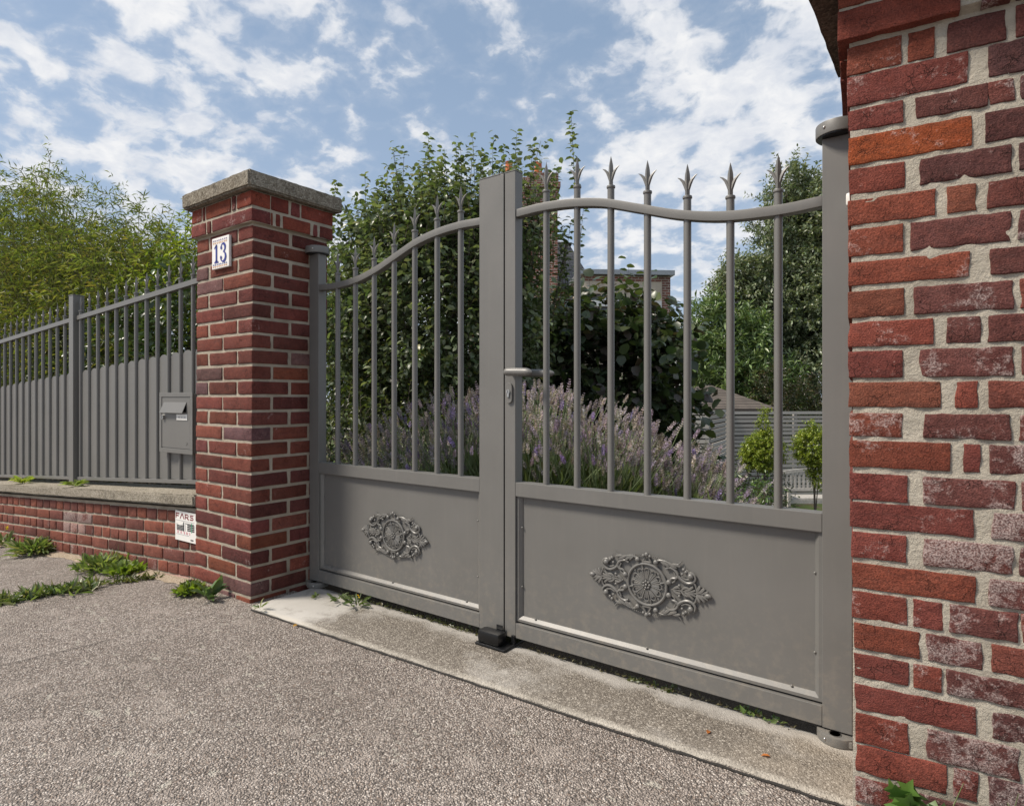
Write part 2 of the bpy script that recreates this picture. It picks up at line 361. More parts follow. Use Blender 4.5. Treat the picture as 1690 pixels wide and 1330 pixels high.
PAINT = mk_paint()
BRICK = mk_brick('red_brick')
MORT = mk_mortar('beige_mortar', (0.36, 0.31, 0.245), (0.48, 0.425, 0.345))
MORT2 = mk_mortar('grey_lime_mortar', (0.40, 0.36, 0.295), (0.53, 0.485, 0.405), (0.22, 0.19, 0.145))
CAPST = mk_stone('weathered_concrete', (0.155, 0.132, 0.10), (0.23, 0.205, 0.165), (0.40, 0.37, 0.31), 140)
COPST = mk_stone('coping_concrete', (0.20, 0.175, 0.135), (0.28, 0.25, 0.20), (0.50, 0.46, 0.40), 170, 0.35)
ASPH = mk_pavement(); SILLM = mk_sill(); SOIL = mk_soil(); GRAV = mk_gravel(); WOOD = mk_wood()
LEAF = mk_leaf('leaf', 0.33, 0.30, 0.5); LEAFD = mk_leaf('glossy_leaf', 0.30, 0.18, 0.55); LEAFB = mk_leaf('thin_leaf', 0.5, 0.40, 0.35)
FLOW = mk_leaf('flower', 0.8, 0.25, 0.2)
BARK = mk_bark('bark', (0.045, 0.036, 0.028), (0.14, 0.12, 0.095)); CULM = mk_bark('culm', (0.12, 0.13, 0.04), (0.26, 0.24, 0.09))
STEM = plain('green_stem', (0.17, 0.22, 0.085), 0.7)
BLACK = plain('black_rubber', (0.0065, 0.007, 0.008), 0.32, bump=0.0004, scale=250)
DARKGAP = plain('dark_joint', (0.025, 0.023, 0.021), 0.95)
STEEL = plain('steel', (0.55, 0.54, 0.52), 0.28, metal=1.0)
WHITE = plain('white_enamel', (0.78, 0.77, 0.74), 0.35, var=0.03)
WHITEP = plain('white_plastic', (0.74, 0.73, 0.69), 0.4, var=0.03)
BLUE = plain('blue_enamel', (0.018, 0.025, 0.22), 0.3)
ORNG = plain('orange_enamel', (0.55, 0.24, 0.05), 0.35); PURP = plain('violet_enamel', (0.16, 0.08, 0.22), 0.35); GREENE = plain('green_enamel', (0.10, 0.30, 0.14), 0.35)
DRED = plain('dark_red_print', (0.19, 0.018, 0.028), 0.5); PRED = plain('pink_red_print', (0.55, 0.15, 0.2), 0.5)
INK = plain('black_print', (0.02, 0.022, 0.025), 0.5); GINK = plain('green_print', (0.05, 0.3, 0.16), 0.5); GREYP = plain('grey_print', (0.30, 0.30, 0.32), 0.5)
FARB = mk_farbrick(); SLATE = mk_tiles('slate', (0.085, 0.092, 0.105), (0.12, 0.125, 0.14)); SHING = mk_tiles('brown_shingle', (0.075, 0.062, 0.052), (0.115, 0.096, 0.082), 0.3, 0.075)
RENDER = plain('pale_render', (0.50, 0.43, 0.35), 0.9, var=0.2, scale=3); WRENDER = plain('white_render', (0.62, 0.63, 0.64), 0.85, var=0.06, scale=2)
ZINC = plain('zinc', (0.28, 0.30, 0.32), 0.45, metal=0.6); POT = plain('orange_clay', (0.46, 0.12, 0.04), 0.8)
DKWOOD = plain('dark_wood', (0.05, 0.042, 0.036), 0.8)
RUST = mk_stone('rusty_concrete', (0.075, 0.055, 0.045), (0.13, 0.09, 0.07), (0.2, 0.15, 0.12), 120, 0.1)

# ---------------------------------------------------------------- bricks
def brick_mesh(dx, dy, dz, seed, r=0.004, seg=None, amp=0.0015, edge=0.0):
    """rounded, slightly uneven block centred on its origin"""
    def lines(h, k): return [-h] + [(-h+r) + (2*h-2*r)*i/k for i in range(k+1)] + [h]
    kx, ky, kz = seg or (2, 2, 1)
    lx, ly, lz = lines(dx/2, kx), lines(dy/2, ky), lines(dz/2, kz)
    hx, hy, hz = dx/2-r, dy/2-r, dz/2-r
    vid = {}; verts = []; faces = []
    def v(i, j, k):
        key = (i, j, k)
        if key in vid: return vid[key]
        p = Vector((lx[i], ly[j], lz[k]))
        qv = Vector((max(-hx, min(hx, p.x)), max(-hy, min(hy, p.y)), max(-hz, min(hz, p.z))))
        d = p-qv
        if d.length > 1e-9: p = qv + d.normalized()*r
        s = seed*7.13
        nv = noise.noise_vector(Vector((p.x*38+s, p.y*38, p.z*38)))*amp + noise.noise_vector(Vector((p.x*110+s, p.y*110+3, p.z*110)))*amp*0.55
        p = p + nv
        if edge:
            # worn, chipped margins
            ex = max(0, (abs(p.x)-(dx/2-0.022))/0.022); ez = max(0, (abs(p.z)-(dz/2-0.014))/0.014)
            c = noise.noise(Vector((p.x*26+s*1.7, p.z*26, 5)))+0.15
            if c > 0:
                p.x -= math.copysign(c*edge*2.2*ex, p.x); p.z -= math.copysign(c*edge*ez, p.z); p.y += (c*edge*1.6*max(ex, ez)) if p.y < 0 else 0
        vid[key] = len(verts); verts.append(p); return vid[key]
    nx, ny, nz_ = len(lx)-1, len(ly)-1, len(lz)-1
    for i in range(nx):
        for k in range(nz_):
            faces.append((v(i, 0, k), v(i+1, 0, k), v(i+1, 0, k+1), v(i, 0, k+1)))
            faces.append((v(i, ny, k), v(i, ny, k+1), v(i+1, ny, k+1), v(i+1, ny, k)))
    for j in range(ny):
        for k in range(nz_):
            faces.append((v(0, j, k), v(0, j, k+1), v(0, j+1, k+1), v(0, j+1, k)))
            faces.append((v(nx, j, k), v(nx, j+1, k), v(nx, j+1, k+1), v(nx, j, k+1)))
    for i in range(nx):
        for j in range(ny):
            faces.append((v(i, j, 0), v(i, j+1, 0), v(i+1, j+1, 0), v(i+1, j, 0)))
            faces.append((v(i, j, nz_), v(i+1, j, nz_), v(i+1, j+1, nz_), v(i, j+1, nz_)))
    me = bpy.data.meshes.new('brick'); me.from_pydata(verts, [], faces)
    for p in me.polygons: p.use_smooth = True
    me.materials.append(BRICK)
    return me
BCACHE = {}
def shared_brick(dx, dy, dz, var):
    k = (round(dx, 3), round(dy, 3), round(dz, 3), var)
    if k not in BCACHE: BCACHE[k] = brick_mesh(dx, dy, dz, var+dx*100, 0.0035, (6, 3, 3), amp=0.0017, edge=0.0013)
    return BCACHE[k]
PAL1 = [(0.165, 0.052, 0.039), (0.182, 0.059, 0.042), (0.145, 0.048, 0.039), (0.198, 0.062, 0.041), (0.130, 0.046, 0.039), (0.17, 0.057, 0.045)]
def put_brick(parent, x0, x1, y0, y1, z0, z1, pal=PAL1, eff=0.1, jit=0.0015, dx=0.0):
    me = shared_brick(x1-x0, y1-y0, z1-z0, random.randrange(7))
    o = link('brick', me, None, parent, ((x0+x1)/2 + random.uniform(-jit, jit)+dx, (y0+y1)/2 + random.uniform(-jit, jit), (z0+z1)/2 + random.uniform(-jit, jit)*.7))
    o.rotation_euler = (random.uniform(-.008, .008), random.uniform(-.006, .006), random.uniform(-.008, .008) + (math.pi if random.random() < .5 else 0))
    c = random.choice(pal); f = random.uniform(0.74, 1.24)
    if random.random() < 0.06: c = (0.15, 0.085, 0.08)
    o.color = (c[0]*f, c[1]*f*random.uniform(.94, 1.08), c[2]*f*random.uniform(.94, 1.1), max(0.0, min(1, random.gauss(eff, 0.12))))
    return o

# ================================================================ SETTING: street
def street_z(x, y):
    s = max(0.0, -3.25-x)
    k = min(1.0, s/0.5); z = -0.060*s*(0.5+0.5*k) if s < 0.5 else -0.060*(s-0.125)
    return z - 0.012 - 0.012*max(0.0, 0.6-y)*0.8 + 0.004*nz(x*1.1, y*1.1, 0)
def sheet(name, xs, ys, fz, m):
    bm = new(); g = [[bm.verts.new((x, y, fz(x, y))) for y in ys] for x in xs]
    for i in range(len(xs)-1):
        for j in range(len(ys)-1): bm.faces.new((g[i][j], g[i+1][j], g[i+1][j+1], g[i][j+1]))
    o = obj(name, bm, m, smooth=True); o['kind'] = 'structure'; return o
xs = [-120, -80, -50, -30, -20, -14] + list(np.arange(-10, 2.01, 0.1)) + [3, 5, 9, 20, 50, 120]
ys = [-120, -60, -30, -15, -8, -4, -2.5, -1.5] + list(np.arange(-1.0, 1.82, 0.1)) + [1.9]
sheet('pavement', [float(x) for x in xs], [float(y) for y in ys], street_z, ASPH)
# garden ground dropping away behind the gate
def garden_z(x, y):
    t = max(0.0, min(1.0, (y-3.6)/5.0)); t = t*t*(3-2*t)
    bed = 0.22*math.exp(-((x+1.9)/1.5)**2-((y-3.0)/0.7)**2)*max(0.0, min(1.0, (y-2.35)/0.4))
    return -0.03 - 1.5*t + bed + 0.03*nz(x*.8, y*.8, 3)*max(0.0, min(1.0, (y-2.3)/0.4))
sheet('garden_ground', [-150, -90, -50, -30, -20] + [float(v) for v in np.arange(-15, 6.1, 0.35)] + [10, 20, 50, 150],
      [1.92, 2.05, 2.2] + [float(v) for v in np.arange(2.5, 16, 0.35)] + [20, 30, 60, 120, 250], garden_z, SOIL)
sheet('gravel_path', [float(v) for v in np.arange(-3.4, 0.61, 0.25)], [float(v) for v in np.arange(7.9, 12.6, 0.25)], lambda x, y: garden_z(x, y)+0.035, GRAV)
# concrete sill under the gate
bm = new()
sx_ = [-2.735+0.035*i for i in range(78)]
rows = []
for i, x in enumerate(sx_):
    yf = 1.618+(x+2.735)*0.035 + 0.006*nz(x*9, 1, 2) + 0.004*nz(x*40, 3, 2)
    zt = 0.0 + 0.002*nz(x*5, 0, 1)
    chip = 0.006*max(0, nz(x*14, 7, 1))
    rows.append([bm.verts.new(p) for p in ((x, yf, -0.06), (x, yf, zt-0.008-chip), (x, yf+0.012+chip, zt), (x, yf+0.12, zt+0.001), (x, 1.97, zt+0.001), (x, 2.012, zt-0.010+0.004*nz(x*30, 5, 5)), (x, 2.045+0.008*nz(x*9, 8, 5), zt-0.028))])
for a, b in zip(rows, rows[1:]):
    for k in range(6): bm.faces.new((a[k], b[k], b[k+1], a[k+1]))
bm.faces.new(rows[0][::-1]); bm.faces.new(rows[-1])
o = obj('concrete_sill', bm, SILLM, smooth=True); o['kind'] = 'structure'
# thin open joints in the pavement
def joint(name, p, q, wd):
    bm = new(); n = 90; L = []
    d = Vector((q[0]-p[0], q[1]-p[1])); t = d.normalized(); nr = Vector((-t.y, t.x))
    for i in range(n+1):
        c = Vector(p[:2]) + d*i/n + nr*0.006*nz(i*.6, 2, 8); ww = wd*(0.55+0.8*abs(nz(i*1.7, 4, 1)))
        L.append([bm.verts.new((v.x, v.y, street_z(v.x, v.y)+0.004)) for v in (c-nr*ww/2, c+nr*ww/2)])
    for a, b in zip(L, L[1:]): bm.faces.new((a[0], b[0], b[1], a[1]))
    o = obj(name, bm, DARKGAP); o['kind'] = 'structure'
joint('sill_joint', (-2.72, 1.607), (-0.22, 1.694), 0.015)
joint('pavement_joint', (-3.92, 0.93), (-3.70, 1.66), 0.012)
joint('pavement_joint', (-2.93, 0.60), (-2.85, 1.06), 0.006)
joint('pavement_joint', (-2.85, 1.32), (-2.81, 1.48), 0.004)

# sandy dirt gathered along the wall foot
def mk_dirt():
    m, q, bs = material('sandy_dirt'); c = gpos(q)
    vc = q.n('ShaderNodeTexVoronoi', ins={'Vector': c, 'Scale': 170.0}); rnd = q.n('ShaderNodeSeparateColor', ins={0: vc.outputs['Color']}).outputs[0]
    col = q.mix(q.noise(c, 30, 5, 0.7), (0.30, 0.235, 0.165), (0.40, 0.33, 0.25)); col = q.mix(q.mr(rnd, 0.6, 1.0, 0, 0.7), col, (0.52, 0.46, 0.38)); col = q.mix(q.mr(rnd, 0.3, 0.0, 0, 0.7), col, (0.14, 0.11, 0.085))
    setc(q, bs, col, 0.95, q.math('ADD', q.noise(c, 90, 4), q.mr(vc.outputs['Distance'], 0, .6, .6, 0)), 0.006, 1.0, 0, 0.1); return m
bm = new(); rows = []
for i in range(140):
    sdd = -6.0+5.98*i/139
    cs_, sn_ = math.cos(R(2.16)), math.sin(R(2.16)); wd_ = 0.035+0.075*max(0, 0.35+nz(sdd*2.3, 3, 3))+0.02*nz(sdd*11, 1, 3)
    rw = []
    for yy in (0.03, -0.3*wd_, -0.75*wd_, -wd_-0.02):
        X_ = -3.4115+sdd*cs_-yy*sn_; Y_ = 1.68+sdd*sn_+yy*cs_
        rw.append(bm.verts.new((X_, Y_, street_z(X_, Y_)+(0.012, 0.012, 0.008, 0.0025)[len(rw)]+0.003*nz(X_*20, Y_*20, 4))))
    rows.append(rw)
for a_, b_ in zip(rows, rows[1:]):
    for k in range(3): bm.faces.new((a_[k], b_[k], b_[k+1], a_[k+1]))
o = obj('dirt_strip', bm, mk_dirt(), smooth=True); o['kind'] = 'structure'

# ================================================================ LEFT BRICK GATE PILLAR
PX0, PX1, PY0, PY1 = -3.262, -2.728, 1.617, 2.045
pil = thing('brick_pillar', 'square red brick gate pillar with stone cap beside the letter box, carrying the number tile', 'pillar', (PX0*1.0235, PY0*1.0235, -0.0235)); pil.scale = (1.0235,)*3
PW, PD = PX1-PX0, PY1-PY0
def lean(z): return 0.013*(z-1.0)
bm = new()
for z0, z1, e in ((-0.08, 1.8385, -0.0045), (1.8385, 1.985, 0.0155)):
    vs = [bm.verts.new((x+lean(z), y, z)) for z in (z0, z1) for x, y in ((-e, -e), (PW+e, -e), (PW+e, PD+e), (-e, PD+e))]
    for f in ((0, 1, 2, 3), (4, 5, 6, 7), (0, 1, 5, 4), (1, 2, 6, 5), (2, 3, 7, 6), (3, 0, 4, 7)): bm.faces.new([vs[i] for i in f])
obj('mortar', bm, MORT, pil)
CH = 0.0749; ZT = 1.9066; BT = 0.0615
for k in range(-1, 26):
    z1 = ZT-CH*k-0.006; z0 = z1-BT
    if k == -1: z0 = ZT+0.007; z1 = 1.982
    e = 0.02 if k <= 0 else 0.0
    dxl = lean(z0)
    a, b, c, d = -e, PW+e, -e, PD+e
    hj = 0.011
    if k in (-1, 0):
        xsplit = [(a, a+0.145), (a+0.16, a+0.195), (a+0.21, b)] if k == 0 else [(a, a+0.10), (a+0.112, a+0.135), (a+0.148, a+0.385), (a+0.40, a+0.43), (a+0.445, b)]
        ysp = [(c+0.105, c+0.115), (c+0.13, c+0.155), (c+0.17, d-0.14), (d-0.125, d-0.098), (d-0.085, d)] if k == 0 else [(c+0.105, c+0.20), (c+0.212, c+0.262), (c+0.274, d)]
        for x0, x1 in xsplit: put_brick(pil, x0, x1, c, c+0.1, z0, z1, [(0.17, 0.05, 0.04), (0.21, 0.055, 0.035)], 0.3, dx=dxl)
        for y0, y1 in ysp: put_brick(pil, b-0.1, b, y0, y1, z0, z1, [(0.16, 0.048, 0.04), (0.20, 0.052, 0.035)], 0.12, dx=dxl)
        for y0, y1 in ((c+0.105, c+0.31), (c+0.32, d)): put_brick(pil, a, a+0.1, y0, y1, z0, z1, dx=dxl)
        for x0, x1 in ((a+0.11, a+0.28), (a+0.29, b-0.11)): put_brick(pil, x0, x1, d-0.1, d, z0, z1, dx=dxl)
        continue
    lo = k >= 23
    if k % 2 == 1:
        put_brick(pil, a, a+0.116, c, c+0.19, z0, z1, dx=dxl); put_brick(pil, a+0.136, a+0.392, c, c+0.1, z0, z1, dx=dxl)
        put_brick(pil, b-0.126, b, c, c+0.197, z0, z1, dx=dxl)
        put_brick(pil, b-0.1, b, c+0.215, d, z0, z1, dx=dxl); put_brick(pil, a, a+0.1, c+0.2, d, z0, z1, dx=dxl)
        put_brick(pil, a+0.11, a+0.27, d-0.1, d, z0, z1, dx=dxl); put_brick(pil, a+0.28, b-0.11, d-0.1, d, z0, z1, dx=dxl)
    else:
        put_brick(pil, a, a+0.258, c, c+0.1, z0, z1, dx=dxl); put_brick(pil, b-0.262, b, c, c+0.1, z0, z1, dx=dxl)
        put_brick(pil, b-0.1, b, c+0.114, c+0.312, z0, z1, dx=dxl); put_brick(pil, b-0.1, b, c+0.326, d, z0, z1, dx=dxl)
        put_brick(pil, a, a+0.1, c+0.112, c+0.315, z0, z1, dx=dxl); put_brick(pil, a, a+0.1, c+0.326, d, z0, z1, dx=dxl)
        put_brick(pil, a+0.11, b-0.11, d-0.1, d, z0, z1, dx=dxl)
def slab(x0, x1, y0, y1, z0, z1, n=26, amp=0.003, seed=0, r=0.008):
    """rough cast block as a bmesh"""
    bm = new(); box(bm, (x0, y0, z0), (x1, y1, z1))
    bmesh.ops.bevel(bm, geom=list(bm.edges), offset=r, segments=2, affect='EDGES')
    bmesh.ops.subdivide_edges(bm, edges=[e for e in bm.edges if e.calc_length() > 0.1], cuts=n, use_grid_fill=True)
    for v in bm.verts:
        p = v.co*22; v.co += noise.noise_vector(Vector((p.x+seed, p.y, p.z)))*amp + noise.noise_vector(v.co*85)*amp*0.6
    return bm
obj('cap', slab(-0.055+0.012, PW+0.055+0.012, -0.055, PD+0.055, 1.988, 2.067, seed=3), CAPST, pil, smooth=True)

# number tile
til = thing('number_tile', 'small white ceramic house number tile with blue 13 on the brick pillar', 'number sign', (-3.069*1.0235, 1.6105*1.0235, 1+0.650*1.0235), 0); til.scale = (1.0235,)*3
TW, TH = 0.162, 0.156
bm = new(); box(bm, (0, -0.008, 0), (TW, 0.006, TH)); obj('tile', bm, WHITE, til, bevel=0.0025)
Y = -0.0095
bm = new()
x = 0.045
ribbon(bm, [(x, 0.036), (x, 0.118)], 0.015, Y)
ribbon(bm, [(x-0.019, 0.032), (x+0.019, 0.032)], 0.008, Y); ribbon(bm, [(x-0.012, 0.038), (x+0.012, 0.038)], 0.005, Y)
ribbon(bm, [(x-0.021, 0.103), (x-0.007, 0.112), (x+0.004, 0.121)], [0.004, 0.010, 0.008], Y)
obj('numeral', bm, BLUE, til)
bm = new(); cx = 0.110
up = [(cx+0.020*math.cos(t)-0.002, 0.099+0.020*math.sin(t)) for t in np.linspace(R(165), R(-80), 16)]
lo = [(cx+0.024*math.cos(t)-0.001, 0.054+0.024*math.sin(t)) for t in np.linspace(R(88), R(-165), 18)]
wu = [0.006+0.009*max(0, math.sin(math.pi*(i-3)/12)) if 3 <= i <= 15 else 0.006 for i in range(16)]
wl = [0.005+0.011*max(0, math.sin(math.pi*(i-1)/13)) if 1 <= i <= 14 else 0.006 for i in range(18)]
ribbon(bm, up, wu, Y); ribbon(bm, lo, wl, Y-0.0004)
for c in ((cx-0.018, 0.1), (cx-0.020, 0.051)):
    vs = [bm.verts.new((c[0]+0.008*math.cos(a), Y-0.0008, c[1]+0.009*math.sin(a))) for a in np.linspace(0, 2*math.pi, 13)[:-1]]; bm.faces.new(vs)
obj('numeral', bm, BLUE, til)
for z, m_, up_ in ((0.141, PURP, 1), (0.129, ORNG, -1), (0.020, BLUE, 1), (0.010, ORNG, -1)):
    bm = new()
    for i in range(8):
        x0 = 0.012+0.0176*i
        vs = [bm.verts.new(p) for p in ((x0, Y, z-0.003*up_), (x0+0.011, Y, z-0.003*up_), (x0+0.0055, Y, z+0.006*up_))]; bm.faces.new(vs)
        if i % 3 == 0:
            vs = [bm.verts.new(p) for p in ((x0+0.012, Y, z), (x0+0.015, Y, z), (x0+0.015, Y, z+0.003), (x0+0.012, Y, z+0.003))]; bm.faces.new(vs)
    obj('border_print', bm, m_, til)

# ================================================================ RIGHT BRICK PIER (old wall)
TH_ = R(6.2)
pier = thing('brick_pier', 'weathered red brick pier in the right foreground with patchy whitish bricks', 'brick wall', (-0.1994, 1.617, 0), TH_)
ROWS = [
(1.905, 1.968, [(-0.028, 0.06), (0.075, 0.205), (0.245, 0.40)]),
(1.83, 1.895, [(-0.028, 0.202), (0.241, 0.289), (0.3, 0.4)]),
(1.754, 1.817, [(-0.01, 0.097), (0.11, 0.159), (0.183, 0.283), (0.3, 0.4)]),
(1.681, 1.747, [(-0.009, 0.218), (0.253, 0.4)]),
(1.623, 1.669, [(-0.009, 0.1), (0.124, 0.252), (0.254, 0.299), (0.308, 0.429)]),
(1.544, 1.606, [(-0.007, 0.225), (0.25, 0.4)]),
(1.474, 1.531, [(-0.006, 0.104), (0.132, 0.292), (0.305, 0.429)]),
(1.403, 1.459, [(-0.007, 0.16), (0.183, 0.233), (0.252, 0.4)]),
(1.33, 1.391, [(-0.007, 0.1), (0.115, 0.292), (0.305, 0.429)]),
(1.262, 1.314, [(-0.007, 0.221), (0.257, 0.4)]),
(1.187, 1.246, [(-0.007, 0.102), (0.121, 0.296), (0.307, 0.429)]),
(1.119, 1.174, [(-0.007, 0.157), (0.182, 0.241), (0.253, 0.4)]),
(1.047, 1.106, [(-0.007, 0.1), (0.132, 0.296), (0.308, 0.429)]),
(0.979, 1.034, [(-0.006, 0.171), (0.197, 0.235), (0.255, 0.4)]),
(0.911, 0.963, [(-0.006, 0.1), (0.139, 0.291), (0.305, 0.429)]),
(0.84, 0.899, [(-0.005, 0.187), (0.211, 0.241), (0.257, 0.4)]),
(0.764, 0.823, [(-0.004, 0.108), (0.139, 0.299), (0.31, 0.429)]),
(0.7, 0.756, [(-0.003, 0.228), (0.26, 0.393)]),
(0.629, 0.687, [(-0.001, 0.106), (0.139, 0.296), (0.306, 0.428)]),
(0.558, 0.614, [(0.001, 0.232), (0.256, 0.393)]),
(0.489, 0.548, [(0.001, 0.108), (0.121, 0.175), (0.187, 0.302), (0.309, 0.428)]),
(0.418, 0.475, [(0.004, 0.132), (0.145, 0.244), (0.26, 0.393)]),
(0.353, 0.403, [(0.004, 0.111), (0.121, 0.171), (0.181, 0.328)]),
(0.277, 0.333, [(0.006, 0.232), (0.26, 0.393)]),
(0.2, 0.265, [(0.008, 0.111), (0.145, 0.306), (0.317, 0.428)]),
(0.132, 0.193, [(0.008, 0.181), (0.193, 0.236), (0.252, 0.393)]),
(0.063, 0.117, [(0.008, 0.113), (0.132, 0.264), (0.275, 0.393)]),
(-0.006, 0.05, [(0.009, 0.225), (0.24, 0.39)])]
PDEP = 0.43
PALQ = [(0.185, 0.053, 0.038), (0.170, 0.050, 0.040), (0.20, 0.060, 0.038), (0.165, 0.050, 0.041), (0.18, 0.064, 0.041)]
PALO = [(0.125, 0.049, 0.043), (0.145, 0.052, 0.043), (0.105, 0.044, 0.041), (0.165, 0.056, 0.042), (0.13, 0.052, 0.046), (0.088, 0.041, 0.040)]
for ri, (z0, z1, bs_) in enumerate(ROWS):
    proj = -0.022 if ri < 2 else 0.0
    end = bs_[-1][1]; lst = list(bs_)
    x = end+0.012
    while x < 1.45:
        l = random.choice((0.11, 0.2, 0.21, 0.15)); lst.append((x, x+l)); x += l+random.uniform(.011, .018)
    for bi, (x0, x1) in enumerate(lst):
        if bi == 0: z0 -= 0.0015; z1 += 0.0015
        x0 -= 0.0012; x1 += 0.0012
        quoin = bi == 0 or (bi == 1 and (x1-x0) < 0.06 and ri not in (1,)) or (ri == 22 and bi == 1)
        low = 1.0-(z0+z1)/2/1.2
        dp = (0.2 if (x1-x0) < 0.13 else 0.1) if bi == 0 else 0.1
        oldb = not quoin
        me = brick_mesh(x1-x0, dp, z1-z0, ri*10+bi+1, 0.0016 if quoin else 0.0024, (max(4, int((x1-x0)/0.011)), 2, 6), 0.0008 if quoin else 0.0014, 0.0020 if quoin else 0.0028)
        yb = proj + (0.0 if quoin else -0.0012+0.0016*random.random())
        o = link('brick', me, None, pier, ((x0+x1)/2, yb+dp/2, (z0+z1)/2))
        c = random.choice(PALQ if quoin else PALO); f = random.uniform(0.88, 1.15)
        eff = (0.22+max(0, low)*0.30 if quoin else 0.32+max(0, low)*0.85) + random.gauss(0, 0.18)
        if quoin and ri in (5,): c = (0.26, 0.068, 0.026)
        if ri in (14, 15, 17, 18): eff += 0.3
        o.color = (c[0]*f, c[1]*f, c[2]*f, max(0, min(1, eff)))
        if bi == 0:
            y = dp+0.012
            for y1 in ((0.31, PDEP) if dp > .15 else (0.2, PDEP)):
                if y1-y > 0.03:
                    b2 = put_brick(pier, x0, x0+0.1, y+proj, y1+(proj if y1 < PDEP else 0), z0, z1, PALQ, 0.2); y = y1+0.012
# mortar bed with an uneven, smeared face
bm = new()
nxm, nzm = 84, 230
g = []
for i in range(nxm+1):
    row = []
    for k in range(nzm+1):
        x = 0.001 + 1.46*(i/nxm)**1.7; z = -0.05+2.02*k/nzm
        x_ = x + (0.010 - 0.009*z if i == 0 else 0)
        d = 0.0042+0.0030*nz(x*30, z*30, 1)+0.0018*nz(x*90, z*90, 5)
        d = max(0.0006, d - 0.003*max(0, nz(x*9, z*9, 9)))
        if z > 1.833: d -= 0.021
        row.append(bm.verts.new((x_ - (0.02 if z > 1.833 and i == 0 else 0), d, z)))
    g.append(row)
for i in range(nxm):
    for k in range(nzm): bm.faces.new((g[i][k], g[i+1][k], g[i+1][k+1], g[i][k+1]))
side = [[v, bm.verts.new((v.co.x, PDEP-0.01, v.co.z))] for v in g[0]]
for a, b in zip(side, side[1:]): bm.faces.new((a[0], b[0], b[1], a[1]))
bk = [bm.verts.new((1.461, PDEP-0.01, z)) for z in (-0.05, 1.97)]
bm.faces.new((side[0][1], side[-1][1], bk[1], bk[0]))
obj('mortar', bm, MORT2, pier, smooth=True)
o = obj('cap', slab(-0.10, 1.45, -0.12, 0.52, 1.985, 2.06, n=18, seed=9), RUST, pier, smooth=True); o.rotation_euler = (0, 0, -TH_)

# ================================================================ GATE LEAVES
def arch_l(t):   # t: 0 at the hinge, 1 at the closing stile -> height of the arch's upper edge
    pts = [(0, 1.594), (0.07, 1.590), (0.145, 1.591), (0.27, 1.602), (0.40, 1.634), (0.53, 1.682), (0.655, 1.727), (0.78, 1.751), (0.90, 1.759), (1, 1.756)]
    for (a, za), (b, zb) in zip(pts, pts[1:]):
        if t <= b:
            u = (t-a)/(b-a); i = pts.index((a, za))
            p0 = pts[max(i-1, 0)][1]; p3 = pts[min(i+2, len(pts)-1)][1]
            return 0.5*((2*za)+(-p0+zb)*u+(2*p0-5*za+4*zb-p3)*u*u+(-p0+3*za-3*zb+p3)*u**3)
    return 1.756
def finial_bm():
    """spear head with two barbs above a collar; origin at the top of the bar"""
    bm = new()
    lathe(bm, [(0.0128, -0.006), (0.0155, -0.004), (0.0160, 0.0), (0.0150, 0.004), (0.010, 0.0055)], 18)
    prof = [(0.0082, 0.005), (0.0085, 0.04), (0.0098, 0.058), (0.0085, 0.078), (0.0042, 0.098), (0.0006, 0.112)]
    rings = [[bm.verts.new((r*math.cos(a), r*math.sin(a)*0.9, z)) for a in (0, math.pi/2, math.pi, 3*math.pi/2)] for r, z in prof]
    for a, b in zip(rings, rings[1:]):
        for k in range(4): bm.faces.new((a[k], a[(k+1) % 4], b[(k+1) % 4], b[k]))
    bm.faces.new(rings[-1])
    for s in (-1, 1):
        path = [(0.003*s, 0, 0.026), (0.0085*s, 0, 0.042), (0.0155*s, 0, 0.056), (0.0245*s, 0, 0.066), (0.034*s, 0, 0.0725)]
        tube(bm, path, [0.0062, 0.0062, 0.0052, 0.0034, 0.0008], 5, flat=0.75)
    return bm
FIN = None
def add_bar(parent, x, z0, z1, y, r=0.0127, nm='bar'):
    global FIN
    bm = new(); lathe(bm, [(r, z0), (r, z1)], 18)
    o = obj(nm, bm, PAINT, parent, (x, y, 0), smooth=True)
    if FIN is None:
        f = obj('finial', finial_bm(), PAINT, o, (0, 0, z1+0.004), smooth=True); FIN = f.data
    else: f = link('finial', FIN, None, o, (0, 0, z1+0.004))
    return o
def mirror4(fn):
    for sx__ in (1, -1):
        for sz__ in (1, -1): fn(sx__, sz__)
def spiral(cx, cz, r0, r1, a0, a1, n=14):
    return [(cx+(r0+(r1-r0)*i/n)*math.cos(R(a0+(a1-a0)*i/n)), 0, cz+(r0+(r1-r0)*i/n)*math.sin(R(a0+(a1-a0)*i/n))) for i in range(n+1)]
def smoothpath(pts, n=5):
    out = []
    for i in range(len(pts)-1):
        p0, p1, p2, p3 = (Vector(pts[max(i-1, 0)]), Vector(pts[i]), Vector(pts[i+1]), Vector(pts[min(i+2, len(pts)-1)]))
        for k in range(n):
            t = k/n; out.append(0.5*((2*p1)+(-p0+p2)*t+(2*p0-5*p1+4*p2-p3)*t*t+(-p0+3*p1-3*p2+p3)*t**3))
    out.append(Vector(pts[-1])); return out
